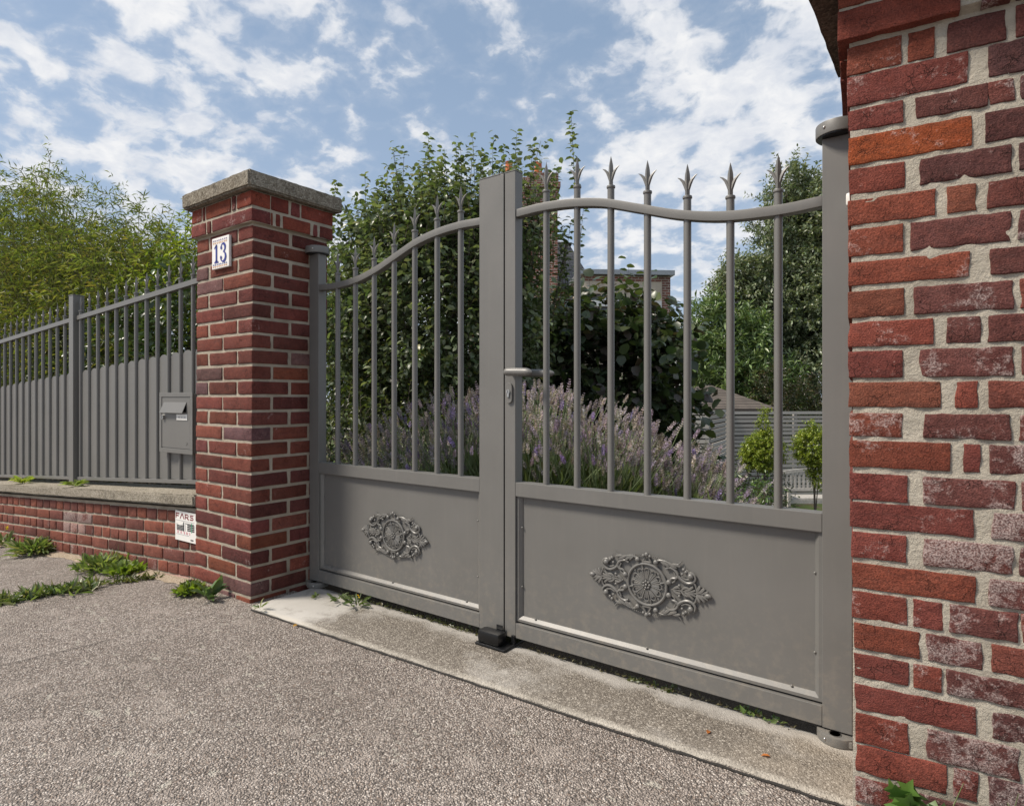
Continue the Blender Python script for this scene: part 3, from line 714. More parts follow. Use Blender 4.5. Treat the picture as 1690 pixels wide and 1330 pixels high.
def ornament(parent, x, z, y):
    """cast openwork medallion: rosette in a ring, scrolls and leaves"""
    bm = new()
    ring = [(0.0715*math.cos(a), 0, 0.0715*math.sin(a)) for a in np.linspace(0, 2*math.pi, 41)]
    tube(bm, ring, 0.0052, 8); 
    def quad(sx, sz):
        def T(pts): return [Vector((p[0]*sx, p[1] if len(p) == 3 else 0, (p[2] if len(p) == 3 else p[1])*sz)) for p in pts]
        # inner C scroll hugging the ring
        p = smoothpath(T([(0.083, 0.024), (0.090, 0.036), (0.106, 0.040), (0.112, 0.052), (0.102, 0.066), (0.084, 0.072), (0.07, 0.066)]))
        tube(bm, p, [0.0038+0.0012*math.sin(math.pi*i/len(p)) for i in range(len(p))], 7)
        p = smoothpath(T([(0.075, 0.018), (0.098, 0.026), (0.104, 0.045), (0.098, 0.06)]))
        tube(bm, p, 0.003, 6)
        # upper leaf branch running outward from the crown
        p = smoothpath(T([(0.032, 0.081), (0.045, 0.091), (0.066, 0.091), (0.09, 0.084), (0.113, 0.088), (0.126, 0.101)]))
        tube(bm, p, [0.0052-0.0038*i/len(p) for i in range(len(p))], 7)
        for a, b, c, rr in (((0.058, 0.089), (0.074, 0.080), (0.083, 0.071), 0.005), ((0.078, 0.088), (0.095, 0.079), (0.108, 0.074), 0.005), ((0.092, 0.085), (0.108, 0.084), (0.12, 0.080), 0.0042), ((0.05, 0.091), (0.06, 0.083), (0.066, 0.075), 0.004)):
            p = smoothpath(T([a, b, c])); tube(bm, p, [rr*(0.35+0.9*math.sin(math.pi*(0.15+0.8*i/len(p)))) for i in range(len(p))], 6)
        # outer volute
        p = smoothpath(T([(0.113, 0.048), (0.124, 0.038), (0.142, 0.030), (0.16, 0.033), (0.172, 0.046), (0.168, 0.061), (0.155, 0.066), (0.147, 0.058)]))
        tube(bm, p, [0.0058-0.0022*i/len(p) for i in range(len(p))], 7)
        p = smoothpath(T([(0.124, 0.048), (0.14, 0.041), (0.157, 0.045)])); tube(bm, p, 0.003, 6)
        p = smoothpath(T([(0.155, 0.055), (0.147, 0.07), (0.138, 0.074), (0.135, 0.084)])); tube(bm, p, [0.0045-0.0028*i/len(p) for i in range(len(p))], 6)
        # beads
        for bx, bz, br in ((0.081, 0.022, 0.0098), (0.034, 0.083, 0.0095), (0.157, 0.055, 0.0105), (0.141, 0.067, 0.0055), (0.133, 0.074, 0.006), (0.118, 0.018, 0.0052), (0.012, 0.100, 0.0055), (0.128, 0.058, 0.0048)):
            ball(bm, (bx*sx, -0.004, bz*sz), br, (1, 0.75, 1), 9, 6)
        for i in range(6): ball(bm, ((0.024+0.007*i)*sx, -0.001, (0.101-0.0007*i*i*0.4)*sz), 0.003, (1, 0.8, 1), 6, 4)
        # leaves of the side branch
        for a, b, c, rr in (((0.096, 0.002), (0.110, 0.010), (0.122, 0.008), 0.0042), ((0.124, 0.002), (0.136, 0.012), (0.150, 0.013), 0.0038), ((0.136, 0.003), (0.150, 0.008), (0.165, 0.021), 0.0042), ((0.140, 0.001), (0.158, 0.004), (0.172, 0.010), 0.0036)):
            p = smoothpath(T([a, b, c])); tube(bm, p, [rr*(0.4+0.8*math.sin(math.pi*(0.15+0.75*i/len(p)))) for i in range(len(p))], 6)
        # palmette at the end
        for a, b, c, rr in (((0.178, 0.003), (0.192, 0.010), (0.203, 0.022), 0.0052), ((0.176, 0.006), (0.184, 0.018), (0.188, 0.028), 0.005), ((0.186, 0.002), (0.2, 0.006), (0.214, 0.013), 0.004)):
            p = smoothpath(T([a, b, c])); tube(bm, p, [rr*(0.35+0.9*math.sin(math.pi*(0.15+0.75*i/len(p)))) for i in range(len(p))], 6)
        p = smoothpath(T([(0.016, 0.077), (0.010, 0.088), (0.004, 0.099)])); tube(bm, p, 0.0032, 6)
    mirror4(quad)
    for s in (1, -1):
        arc = [(s*(0.165+0.012*math.cos(a)), 0, 0.034*math.sin(a)) for a in np.linspace(-math.pi/2, math.pi/2, 12)]
        tube(bm, arc, 0.0032, 6)
        ball(bm, (s*0.215, -0.002, 0), 0.010, (1.25, 0.7, 0.85), 10, 6); tube(bm, [(s*0.09, 0, 0), (s*0.2, 0, 0)], 0.003, 6)
        ball(bm, (0, -0.003, s*0.105), 0.008, (1, 0.8, 1), 10, 6); tube(bm, [(-0.014, 0, s*0.078), (0.014, 0, s*0.078)], 0.004, 6)
    o = obj('ornament', bm, PAINT, parent, (x, y, z), smooth=True)
    bm = new()
    lathe_pts = 36
    # dished backing of the rosette
    c0 = bm.verts.new((0, -0.001, 0)); rg = [bm.verts.new((0.066*math.cos(2*math.pi*i/lathe_pts), 0.003, 0.066*math.sin(2*math.pi*i/lathe_pts))) for i in range(lathe_pts)]
    for i in range(lathe_pts): bm.faces.new((c0, rg[(i+1) % lathe_pts], rg[i]))
    for k in range(12):
        a = 2*math.pi*k/12; dlt = 0.19
        def pol(r, aa): return (r*math.cos(aa), -0.002, r*math.sin(aa))
        tube(bm, [pol(0.017, a-dlt*0.8), pol(0.050, a-dlt), pol(0.057, a-dlt*0.4), pol(0.057, a+dlt*0.4), pol(0.050, a+dlt), pol(0.017, a+dlt*0.8)], 0.0022, 5)
        tube(bm, [pol(0.02, a), pol(0.047, a)], 0.0026, 5)
        tube(bm, [pol(0.019, a-dlt*.45), pol(0.046, a-dlt*.5)], 0.0018, 5); tube(bm, [pol(0.019, a+dlt*.45), pol(0.046, a+dlt*.5)], 0.0018, 5)
        a2 = a+math.pi/12
        if k % 3 == 0: tube(bm, [pol(0.052, a2), pol(0.074, a2)], [0.0045, 0.001], 5)
        elif k % 3 == 1: ball(bm, pol(0.061, a2), 0.0035, (1, 0.8, 1), 6, 4)
    for k in range(7):
        a = 2*math.pi*k/7; ball(bm, (0.0115*math.cos(a), -0.005, 0.0115*math.sin(a)), 0.0052, (1, 0.8, 1), 8, 5)
    ball(bm, (0, -0.007, 0), 0.0055, (1, 0.9, 1), 8, 6)
    obj('rosette', bm, PAINT, o, (0, 0, 0), smooth=True)
def gate_leaf(sign, xh, xi, xc, label, bars, xorn):
    """sign +1: hinge on the left, -1: hinge on the right. xh hinge stile's outer edge, xi its inner edge,
    xc closing stile's inner edge. Returns the thing."""
    L = thing('gate_leaf', label, 'gate', (xh, 1.98, 0))
    def lx(v): return v-xh
    def bx(nm, x0, x1, y0, y1, z0, z1, bev=0.002):
        bm = new(); box(bm, (min(x0, x1), y0, z0), (max(x0, x1), y1, z1)); return obj(nm, bm, PAINT, L, bevel=bev)
    D = 0.05
    bx('hinge_stile', lx(xh), lx(xi), 0, D, 0.034, 1.757)
    xo = -1.4935 if sign > 0 else -1.4855
    cs = bx('closing_stile', lx(xc), lx(xo), 0, D, 0.034, 1.911)
    bm = new(); box(bm, (min(lx(xc), lx(xo))-0.001, -0.0015, 1.911), (max(lx(xc), lx(xo))+0.001, D+0.001, 1.9145)); obj('end_cap', bm, PAINT, cs)
    if sign > 0:
        bm = new(); box(bm, (lx(-1.506), -0.003, 0.036), (lx(-1.4895), -0.0003, 1.908)); obj('cover_strip', bm, PAINT, L, bevel=0.001)
        bm = new(); box(bm, (lx(-1.4935), 0.012, 0.036), (lx(-1.4895), 0.05, 1.908)); obj('rubber_seal', bm, BLACK, L)
    a, b = (xi, xc) if sign > 0 else (xc, xi)
    e = 0.0006
    bx('bottom_rail', lx(a)+e, lx(b)-e, 0.0005, D, 0.036, 0.095); bx('middle_rail', lx(a)+e, lx(b)-e, 0.0005, D, 0.604, 0.660)
    bm = new(); box(bm, (lx(a)+e, 0.0245, 0.0955), (lx(b)-e, 0.030, 0.6035)); pn = obj('panel', bm, PAINT, L)
    # glazing beads round the panel: sloped profile, mitred
    i0, i1, z0, z1 = lx(a)+0.0012, lx(b)-0.0012, 0.0962, 0.6028
    bw, yb, yf = 0.021, 0.0242, 0.009
    def bead(pts_out, pts_in):
        bm = new(); (x0, z0_), (x1, z1_) = pts_out; (u0, w0), (u1, w1) = pts_in
        m0, m1 = ((x0*0.55+u0*0.45), (z0_*0.55+w0*0.45)), ((x1*0.55+u1*0.45), (z1_*0.55+w1*0.45))
        A = [bm.verts.new(p) for p in ((x0, yb, z0_), (x0, yf, z0_), (m0[0], yf, m0[1]), (u0, yb-0.003, w0), (u0, yb, w0))]
        B = [bm.verts.new(p) for p in ((x1, yb, z1_), (x1, yf, z1_), (m1[0], yf, m1[1]), (u1, yb-0.003, w1), (u1, yb, w1))]
        bm.faces.new(A); bm.faces.new(B[::-1])
        for k in range(5): bm.faces.new((A[k], A[(k+1) % 5], B[(k+1) % 5], B[k]))
        return obj('panel_bead', bm, PAINT, L)
    O = [(i0, z0+0.006), (i1, z0+0.006), (i1, z1), (i0, z1)]; I = [(i0+bw, z0+0.006+bw), (i1-bw, z0+0.006+bw), (i1-bw, z1-bw*.3), (i0+bw, z1-bw*.3)]
    beads = [bead((O[k], O[(k+1) % 4]), (I[k], I[(k+1) % 4])) for k in range(4)]
    for k, bd in enumerate(beads):
        (x0, w0), (x1, w1) = I[k], I[(k+1) % 4]
        for t in ((0.06, 0.5, 0.94) if k in (0, 2) else (0.25, 0.75)):
            if k == 2: continue
            bm = new(); ball(bm, (0, 0, 0), 0.0042, (1, 0.8, 1), 8, 5); obj('clip', bm, PAINT, bd, (x0+(x1-x0)*t, 0.017, w0+(w1-w0)*t+(0.001 if k == 0 else 0)), smooth=True)
    # arched rail
    bm = new(); N = 44; prev = None
    for i in range(N+1):
        t = i/N; x = lx(xi)+(lx(xc)-lx(xi))*t + (e if i == 0 else (-e if i == N else 0))*sign
        zt = arch_l(t); th = 0.031
        cur = [bm.verts.new(p) for p in ((x, 0.004, zt), (x, 0.0415, zt), (x, 0.0415, zt-th), (x, 0.004, zt-th))]
        if prev:
            for k in range(4): bm.faces.new((prev[k], prev[(k+1) % 4], cur[(k+1) % 4], cur[k]))
        else: bm.faces.new(cur)
        prev = cur
    bm.faces.new(prev[::-1])
    obj('arched_rail', bm, PAINT, L, smooth=True, bevel=0.002)
    for xb in bars:
        t = (xb-xi)/(xc-xi); add_bar(L, lx(xb), 0.652, arch_l(t)+0.043, 0.0225)
    ornament(L, lx(xorn), 0.347, 0.0175)
    return L
GL = gate_leaf(1, -2.786, -2.709, -1.619, 'left leaf of the grey driveway gate, beside the number pillar, without a handle', [-2.578, -2.439, -2.299, -2.158, -2.021, -1.88, -1.741], -2.158)
GR = gate_leaf(-1, -0.243, -0.321, -1.433, 'right leaf of the grey driveway gate, with lever handle and keyhole', [-1.299, -1.16, -1.019, -0.877, -0.734, -0.592, -0.447], -0.877)
# handle and lock on the right leaf
def lx(v): return v+0.243
def lever(x0, x1, y, neck):
    bm = new(); tube(bm, [(lx(neck), 0.002 if y < 0 else 0.049, 1.100), (lx(neck), y, 1.100)], 0.0105, 12)
    n = 18; pth = [(lx(x0+(x1-x0)*i/n), y+0.003*math.sin(math.pi*i/n)*(1 if y < 0 else -1), 1.101-0.004*(i/n)**2) for i in range(n+1)]
    rr = [0.0162*min(1.0, math.sqrt(max(0.02, 1-(1-min(1, i/2.5))**2)), math.sqrt(max(0.004, 1-(1-min(1, (n-i)/5.0))**2))) for i in range(n+1)]
    tube(bm, pth, rr, 14); obj('lever_handle', bm, PAINT, GR, smooth=True)
lever(-1.453, -1.318, -0.050, -1.442)
lever(-1.470, -1.312, 0.102, -1.455)
def pill(bm, cx, cz, wd, ht, y0, y1, n=12):
    r = wd/2; pts = [(cx+r*math.cos(a), cz+ht/2-r+r*math.sin(a)) for a in np.linspace(0, math.pi, n)] + [(cx+r*math.cos(a), cz-ht/2+r+r*math.sin(a)) for a in np.linspace(math.pi, 2*math.pi, n)]
    prism(bm, pts, y0, y1)
bm = new(); pill(bm, lx(-1.460), 1.018, 0.031, 0.082, -0.009, -0.0003); esc = obj('escutcheon', bm, PAINT, GR, bevel=0.0015)
bm = new(); pts = [(lx(-1.460)+0.0085*math.cos(a), 1.024+0.0085*math.sin(a)) for a in np.linspace(R(-55), R(235), 14)] + [(lx(-1.4648), 1.002), (lx(-1.4552), 1.002)]
prism(bm, pts, -0.014, -0.0092); cyl = obj('lock_cylinder', bm, STEEL, esc)
bm = new(); box(bm, (lx(-1.4612), -0.0148, 1.018), (lx(-1.4588), -0.0142, 1.030)); obj('keyhole', bm, BLACK, esc)

# hinges fixed to the masonry, above and below each leaf
def hinge(leaf, label, x, y, z, toward, top=True):
    h = bpy.data.objects.new('pivot_hinge', None); COL.objects.link(h); h.empty_display_size = 0.05
    h.parent = leaf; h.location = Vector((x, y, z))-leaf.location; h['label'] = label
    bm = new()
    r, hh = (0.062, 0.036) if top else (0.056, 0.026)
    disc(bm, (0, 0, 0), r, hh, 32)
    obj('pivot_cover', bm, PAINT, h, smooth=True, bevel=0.0025)
    bm = new(); box(bm, (min(0, toward*0.042)+0.001, -0.045, 0.004), (max(0, toward*0.042), 0.045, hh-0.004)); obj('fixing_plate', bm, PAINT, h, bevel=0.002)
    bm = new()
    if top: disc(bm, (0, 0, -0.003), r-0.004, 0.003, 28)
    else: disc(bm, (-toward*0.004, -0.030, hh), 0.014, 0.0015, 20)
    obj('bearing', bm, BLACK if top else DARKGAP, h)
    if not top:
        bm = new(); lathe(bm, [(0.017, 0), (0.017, 0.002), (0.0135, 0.002)], 20, (-toward*0.004, -0.030, hh-0.0005)); obj('bolt_ring', bm, STEEL, h)
    bm = new(); ball(bm, (-toward*(r-0.001)*0.5, -(r-0.001)*0.866, hh*0.5), 0.005, (1, 1, 1), 8, 6); obj('set_screw', bm, STEEL, h, smooth=True)
hinge(GL, 'upper round pivot hinge beside the red pillar with the number tile', -2.748, 2.003, 1.7605, -1)
hinge(GR, 'upper round pivot hinge half hidden behind the right brick pier', -0.280, 2.003, 1.7605, 1)
hinge(GL, 'lower pivot hinge on the sill at the foot of the number pillar', -2.742, 2.000, 0.0025, -1, False)
hinge(GR, 'lower pivot hinge on the sill at the foot of the right brick pier', -0.282, 2.000, 0.0025, 1, False)
# black ground stop
st = thing('gate_stop', 'black rubber ground stop under the meeting stiles of the gate', 'gate stop', (-1.504, 1.972, 0.001)); st.scale = (1.12, 1.05, 1.08)
bm = new(); box(bm, (-0.068, -0.066, 0), (0.066, 0.075, 0.010)); obj('base_plate', bm, BLACK, st, bevel=0.004)
bm = new(); box(bm, (-0.062, -0.060, 0.0105), (0.036, -0.006, 0.056)); obj('buffer', bm, BLACK, st, bevel=0.012, smooth=True)
bm = new(); box(bm, (0.050, 0.0, 0.0105), (0.064, 0.012, 0.042)); obj('catch', bm, BLACK, st, bevel=0.002)
bm = new(); box(bm, (-0.012, -0.0055, 0.0105), (0.016, -0.0035, 0.070)); obj('latch_plate', bm, BLACK, st)
# small white fitting peeping out beside the pier
wf = thing('wall_fitting', 'small white rounded plastic fitting peeping out beside the right brick pier', 'fitting', (-0.238, 1.952, 1.556))
bm = new(); box(bm, (-0.016, -0.02, -0.018), (0.03, 0.02, 0.018)); obj('cover', bm, WHITEP, wf, bevel=0.007, smooth=True)
bm = new(); box(bm, (-0.008, 0.0202, -0.012), (0.03, 0.0275, 0.012)); obj('base_plate', bm, WHITEP, wf)

# ================================================================ LOW WALL, COPING, FENCE (running downhill to the left)
SL = 0.0601; TF = R(2.16)
def slope_thing(name, label, cat, P): return thing(name, label, cat, (P[0], P[1], 0), TF)
lw = slope_thing('low_wall', 'low red brick wall under the grey fence with concrete coping', 'wall', (-3.4115, 1.68))
bm = new(); box(bm, (-6.2, 0.006, -0.12), (0.069, 0.23, 0.385), shear=SL); obj('mortar', bm, MORT, lw)
SBC = {}
PALW = [(0.185, 0.070, 0.053), (0.20, 0.075, 0.055), (0.165, 0.064, 0.052), (0.215, 0.076, 0.052), (0.15, 0.060, 0.050)]
def sheared_brick(l, d, h, var):
    k = (round(l, 3), var)
    if k not in SBC:
        me = brick_mesh(l, d, h, var+l*50, 0.0045, amp=0.002)
        for v in me.vertices: v.co.z += SL*v.co.x
        SBC[k] = me
    return SBC[k]
for ci in range(6):
    ztop = 0.372-0.0748*ci
    hdr = ci % 2 == 0
    x = 0.068
    l0 = 0.108 if hdr else 0.222
    if not hdr: x = 0.068
    first = True
    while x > -6.1:
        l = l0 if not (first and not hdr) else 0.165
        first = False
        if ci == 0: hgt = 0.058
        else: hgt = 0.0615
        me = sheared_brick(l, 0.11, 0.0615, random.randrange(4))
        xc_ = x-l/2
        o = link('brick', me, None, lw, (xc_, 0.055+random.uniform(-.0015, .0015), ztop-0.037+SL*xc_+random.uniform(-.001, .001)))
        c = random.choice(PALW); f = random.uniform(.76, 1.22)
        e = 0.15+random.gauss(0, .15) + (1.1 if (-1.72 < xc_ < -1.32 and ci in (1, 2)) else 0) + (0.3 if ci >= 4 else 0)
        o.color = (c[0]*f, c[1]*f, c[2]*f, max(0, min(1.3, e)))
        x -= l+random.uniform(0.011, 0.015)
bm = slab(-6.2, 0.066, -0.04, 0.29, 0.404, 0.468, n=30, amp=0.0035, seed=21, r=0.01)
for v in bm.verts: v.co.z += SL*v.co.x
obj('coping', bm, COPST, lw, smooth=True)
# rough rendered foot of the wall
bm = new(); L = []
for i in range(80):
    x = 0.066-6.2*i/79
    h = -0.025+0.05*abs(nz(x*3, 4, 4))
    L.append([bm.verts.new(p) for p in ((x, -0.022-0.01*nz(x*6, 1, 1), -0.12+SL*x), (x, -0.012-0.012*nz(x*6, 1, 1), h+SL*x-0.004), (x, 0.008, h+0.02+SL*x))])
for a, b in zip(L, L[1:]):
    for k in (0, 1): bm.faces.new((a[k], b[k], b[k+1], a[k+1]))
obj('footing', bm, plain('pink_render', (0.29, 0.185, 0.155), 0.95, var=0.25, scale=25, bump=0.004), lw, smooth=True)

fe = slope_thing('metal_fence', 'grey metal fence of spear bars and round-topped slats on the low wall', 'fence', (-3.668, 1.81))
def sbox(nm, a, b, parent=fe, m=PAINT, bev=0.0015):
    bm = new(); box(bm, a, b, shear=SL); return obj(nm, bm, m, parent, bevel=bev)
PS = -1.638   # post centre
for x0, x1 in ((-4.9, PS-0.0385), (PS+0.0385, 0.322)):
    sbox('top_rail', (x0, -0.018, 1.668), (x1, 0.018, 1.700)); sbox('bottom_rail', (x0, -0.016, 0.487), (x1, 0.016, 0.510))
for ps in (PS, -4.94):
    bm = new(); box(bm, (-0.0375, -0.0375, 0.470+SL*ps), (0.0375, 0.0375, 1.853+SL*ps)); po = obj('post', bm, PAINT, fe, (ps, 0, 0), bevel=0.003)
    bm = new(); box(bm, (-0.040, -0.040, 1.8532+SL*ps), (0.040, 0.040, 1.8592+SL*ps)); obj('post_cap', bm, PAINT, po, bevel=0.0015)
SLAT = None; BARM = None
k = -2
while True:
    xb = -0.0135-0.1408*k
    if xb < -4.85: break
    if abs(xb-PS) > 0.06:
        if BARM is None:
            bm = new(); lathe(bm, [(0.0122, 0.500), (0.0122, 1.728)], 16)
            o = obj('bar', bm, PAINT, fe, (xb, 0, SL*xb), smooth=True); BARM = o.data
        else: o = link('bar', BARM, None, fe, (xb, 0, SL*xb))
        link('finial', FIN, None, o, (0, 0, 1.732))
    xs_ = xb-0.0704
    if xs_-0.06 > -4.9 and abs(xs_-PS) > 0.0:
        wdt = 0.1245
        if SLAT is None:
            bm = new(); r = wdt/2
            pts = [(-r, 0.511), (r, 0.511)] + [(r*math.cos(a), 1.240+0.052*math.sin(a)) for a in np.linspace(0, math.pi, 13)]
            prism(bm, pts, 0.003, 0.0055)
            s_ = obj('slat', bm, PAINT, fe, (xs_, 0, SL*xs_)); SLAT = s_.data
        else: link('slat', SLAT, None, fe, (xs_, 0, SL*xs_))
    k += 1
# letter box
lb = slope_thing('letter_box', 'grey metal letter box with tilted flap set in the fence beside the pillar', 'letter box', (-3.627, 1.812))
bm = new(); box(bm, (-0.366, -0.035, 0.672), (0.0, 0.14, 1.022)); obj('body', bm, PAINT, lb, bevel=0.003)
for a, b in (((-0.376, -0.040, 1.004), (0.008, -0.0355, 1.030)), ((-0.376, -0.040, 0.664), (0.008, -0.0355, 0.690)), ((-0.376, -0.040, 0.6905), (-0.350, -0.0355, 1.0035)), ((-0.018, -0.040, 0.6905), (0.008, -0.0355, 1.0035))):
    bm = new(); box(bm, a, b); obj('frame', bm, PAINT, lb, bevel=0.0015)
bm = new(); box(bm, (-0.345, -0.0375, 0.696), (-0.023, -0.0353, 0.998)); dr = obj('door', bm, PAINT, lb)
bm = new(); prism(bm, [(0, 0), (0, 0)], 0, 0) if False else None
vs = [bm.verts.new(p) for p in ((-0.322, -0.0385, 0.972), (-0.06, -0.0385, 0.972), (-0.068, -0.062, 0.908), (-0.332, -0.062, 0.908), (-0.322, -0.0365, 0.972), (-0.06, -0.0365, 0.972), (-0.068, -0.058, 0.906), (-0.332, -0.058, 0.906))]
for f in ((0, 1, 2, 3), (4, 7, 6, 5), (0, 4, 5, 1), (1, 5, 6, 2), (2, 6, 7, 3), (3, 7, 4, 0)): bm.faces.new([vs[i] for i in f])
obj('flap', bm, PAINT, lb)
bm = new(); box(bm, (-0.325, -0.038, 0.909), (-0.062, -0.0376, 0.970)); obj('slot', bm, BLACK, lb)
bm = new(); tube(bm, [(-0.325, -0.0376, 0.880), (-0.325, -0.050, 0.880)], 0.014, 16); lk = obj('lock', bm, STEEL, lb, smooth=True)
bm = new(); box(bm, (-0.3265, -0.0512, 0.870), (-0.3235, -0.0503, 0.890)); obj('keyhole', bm, BLACK, lk)
bm = new(); box(bm, (-0.170, -0.0405, 0.865), (-0.050, -0.0378, 0.900)); npl = obj('name_plate', bm, WHITEP, lb)
bm = new()
for i, (a, b) in enumerate(((-0.155, -0.125), (-0.118, -0.098), (-0.091, -0.066))): box(bm, (a, -0.0409, 0.878), (b, -0.0406, 0.885))
obj('name_print', bm, GREYP, npl)
bm = new(); tube(bm, [(-0.062, -0.0377, 0.727), (-0.062, -0.0395, 0.727)], 0.010, 14); obj('emblem', bm, PAINT, lb)
# maker's sign on the low wall
sg = slope_thing('sign_board', "white maker's sign with FARS lettering low on the wall beside the pillar", 'sign', (-3.4115, 1.68))
sg.location.z = 0.0
bm = new(); box(bm, (-0.184, -0.0075, 0.195), (0.064, -0.0035, 0.3605)); pb = obj('board', bm, WHITE, sg, bevel=0.0008)
Ys = -0.0078
bm = new()
def st_(pts, w_=0.0085): ribbon(bm, pts, w_, Ys)
z0, z1 = 0.318, 0.349
x = -0.174; st_([(x, z0), (x, z1)]); st_([(x-0.004, z1-0.004), (x+0.034, z1-0.004)], 0.0075); st_([(x, z0+0.0145), (x+0.028, z0+0.0145)], 0.007)
x = -0.130; st_([(x, z0), (x+0.020, z1), ]); st_([(x+0.020, z1), (x+0.042, z0)])
x = -0.076; st_([(x, z0), (x, z1)]); st_([(x, z1-0.004), (x+0.024, z1-0.004), (x+0.033, z1-0.010), (x+0.024, z0+0.013), (x+0.002, z0+0.013)], 0.007); st_([(x+0.016, z0+0.013), (x+0.036, z0)])
x = -0.028; st_([(x+0.036, z1-0.004), (x+0.006, z1-0.004), (x+0.003, z1-0.010), (x+0.008, z0+0.0165), (x+0.030, z0+0.0155), (x+0.036, z0+0.009), (x+0.030, z0+0.004), (x, z0+0.004)], 0.007)
obj('lettering', bm, DRED, pb)
bm = new()
for i in range(16): box(bm, (-0.178+0.0125*i, Ys-0.0002, 0.306), (-0.169+0.0125*i, Ys, 0.309))
for i in range(11): box(bm, (-0.170+0.0125*i, Ys-0.0002, 0.228), (-0.161+0.0125*i, Ys, 0.231))
obj('small_print', bm, GREYP, pb)
bm = new()   # gate pictograms
for j in range(4):
    box(bm, (-0.166, Ys-0.0002, 0.252+0.0078*j), (-0.094, Ys, 0.2565+0.0078*j))
for i, h in enumerate((0.288, 0.284, 0.282, 0.282, 0.284, 0.288, 0.297)): box(bm, (-0.166+0.0113*i, Ys-0.0004, 0.252), (-0.162+0.0113*i, Ys-0.0002, h))
box(bm, (-0.094, Ys-0.0004, 0.250), (-0.088, Ys, 0.303))
obj('pictogram', bm, INK, pb)
bm = new(); ribbon(bm, [(-0.076, 0.252), (-0.076, 0.296), (0.016, 0.296)], 0.004, Ys); 
for j in range(4): box(bm, (-0.055, Ys-0.0002, 0.256+0.0098*j), (0.02, Ys, 0.2632+0.0098*j))
obj('pictogram', bm, INK, pb)
bm = new(); box(bm, (-0.012, Ys-0.0005, 0.249), (-0.006, Ys-0.0003, 0.304)); obj('pictogram', bm, GINK, pb)
def digits(bm, s, x, z, h, y, wd):
    seg = {'0': 'abcdef', '1': 'bc', '2': 'abged', '3': 'abgcd', '5': 'afgcd', '6': 'afgedc', '7': 'abc', '8': 'abcdefg'}
    w_ = h*0.5
    for ch in s:
        if ch in seg:
            for g_ in seg[ch]:
                p = {'a': ((0, h), (w_, h)), 'b': ((w_, h/2), (w_, h)), 'c': ((w_, 0), (w_, h/2)), 'd': ((0, 0), (w_, 0)), 'e': ((0, 0), (0, h/2)), 'f': ((0, h/2), (0, h)), 'g': ((0, h/2), (w_, h/2))}[g_]
                ribbon(bm, [(x+q[0], z+q[1]) for q in p], wd, y)
        x += w_*1.7
bm = new(); digits(bm, '02 35 76 82 0', -0.160, 0.236, 0.0125, Ys, 0.0026); obj('lettering', bm, PRED, pb)
bm = new()
for i in range(4): box(bm, (-0.02+0.008*i, Ys-0.0002, 0.205), (-0.0145+0.008*i, Ys, 0.214))
obj('small_print', bm, INK, pb)

# ================================================================ FOLIAGE TOOLS (numpy)
def norm(a): return a/np.maximum(np.linalg.norm(a, axis=-1, keepdims=True), 1e-9)
T_DIA = (np.array([(0, 0, 0), (0.45, 0.5, 0.10), (1, 0, -0.08), (0.45, -0.5, 0.10)], float), [(0, 1, 2), (0, 2, 3)])
T_OVAL = (np.array([(0, 0, 0), (0.30, 0.46, 0.10), (0.32, 0, 0.02), (0.30, -0.46, 0.10), (0.70, 0.40, 0.06), (0.72, 0, -0.02), (0.70, -0.40, 0.06), (1, 0, -0.14)], float),
          [(0, 2, 1), (0, 3, 2), (1, 2, 5, 4), (2, 3, 6, 5), (4, 5, 7), (5, 6, 7)])
T_ROUND = (np.array([(0, 0, 0), (0.14, 0.40, 0.05), (0.2, 0, 0), (0.14, -0.40, 0.05), (0.55, 0.54, 0.09), (0.55, 0, 0.02), (0.55, -0.54, 0.09), (0.85, 0.30, 0.02), (0.85, -0.30, 0.02), (1, 0, -0.10)], float),
           [(0, 2, 1), (0, 3, 2), (1, 2, 5, 4), (2, 3, 6, 5), (4, 5, 9, 7), (5, 6, 8, 9)])
def leaf_mesh(name, pos, d, up, L, Wd, tint, mat_, parent=None, T=T_DIA, loc=(0, 0, 0)):
    tv, tf = T; n = len(pos); m_ = len(tv)
    d = norm(d); s = norm(np.cross(d, up)); nn = np.cross(s, d)
    L = np.broadcast_to(np.asarray(L, float), (n,))[:, None, None]; Wd = np.broadcast_to(np.asarray(Wd, float), (n,))[:, None, None]
    V = pos[:, None, :] + d[:, None, :]*tv[None, :, 0:1]*L + s[:, None, :]*tv[None, :, 1:2]*Wd + nn[:, None, :]*tv[None, :, 2:3]*L
    V = V.reshape(-1, 3)
    li = []; ls = []; lt = []; c0 = 0
    base = (np.arange(n)*m_)[:, None]
    sizes = [len(f) for f in tf]; flat = np.concatenate([np.array(f) for f in tf])
    loops = (base+flat[None, :]).reshape(-1)
    totals = np.tile(np.array(sizes), n); starts = np.concatenate([[0], np.cumsum(totals)[:-1]])
    me = bpy.data.meshes.new(name)
    me.vertices.add(len(V)); me.vertices.foreach_set('co', V.astype(np.float32).ravel())
    me.loops.add(len(loops)); me.loops.foreach_set('vertex_index', loops.astype(np.int32))
    me.polygons.add(len(totals)); me.polygons.foreach_set('loop_start', starts.astype(np.int32))
    try: me.polygons.foreach_set('loop_total', totals.astype(np.int32))
    except Exception: pass
    me.polygons.foreach_set('use_smooth', np.ones(len(totals), bool))
    me.update(calc_edges=True)
    at = me.attributes.new('tint', 'FLOAT_COLOR', 'POINT')
    col = np.ones((n, m_, 4), np.float32); col[:, :, :3] = tint[:, None, :]
    at.data.foreach_set('color', col.ravel())
    return link(name, me, mat_, parent, loc)
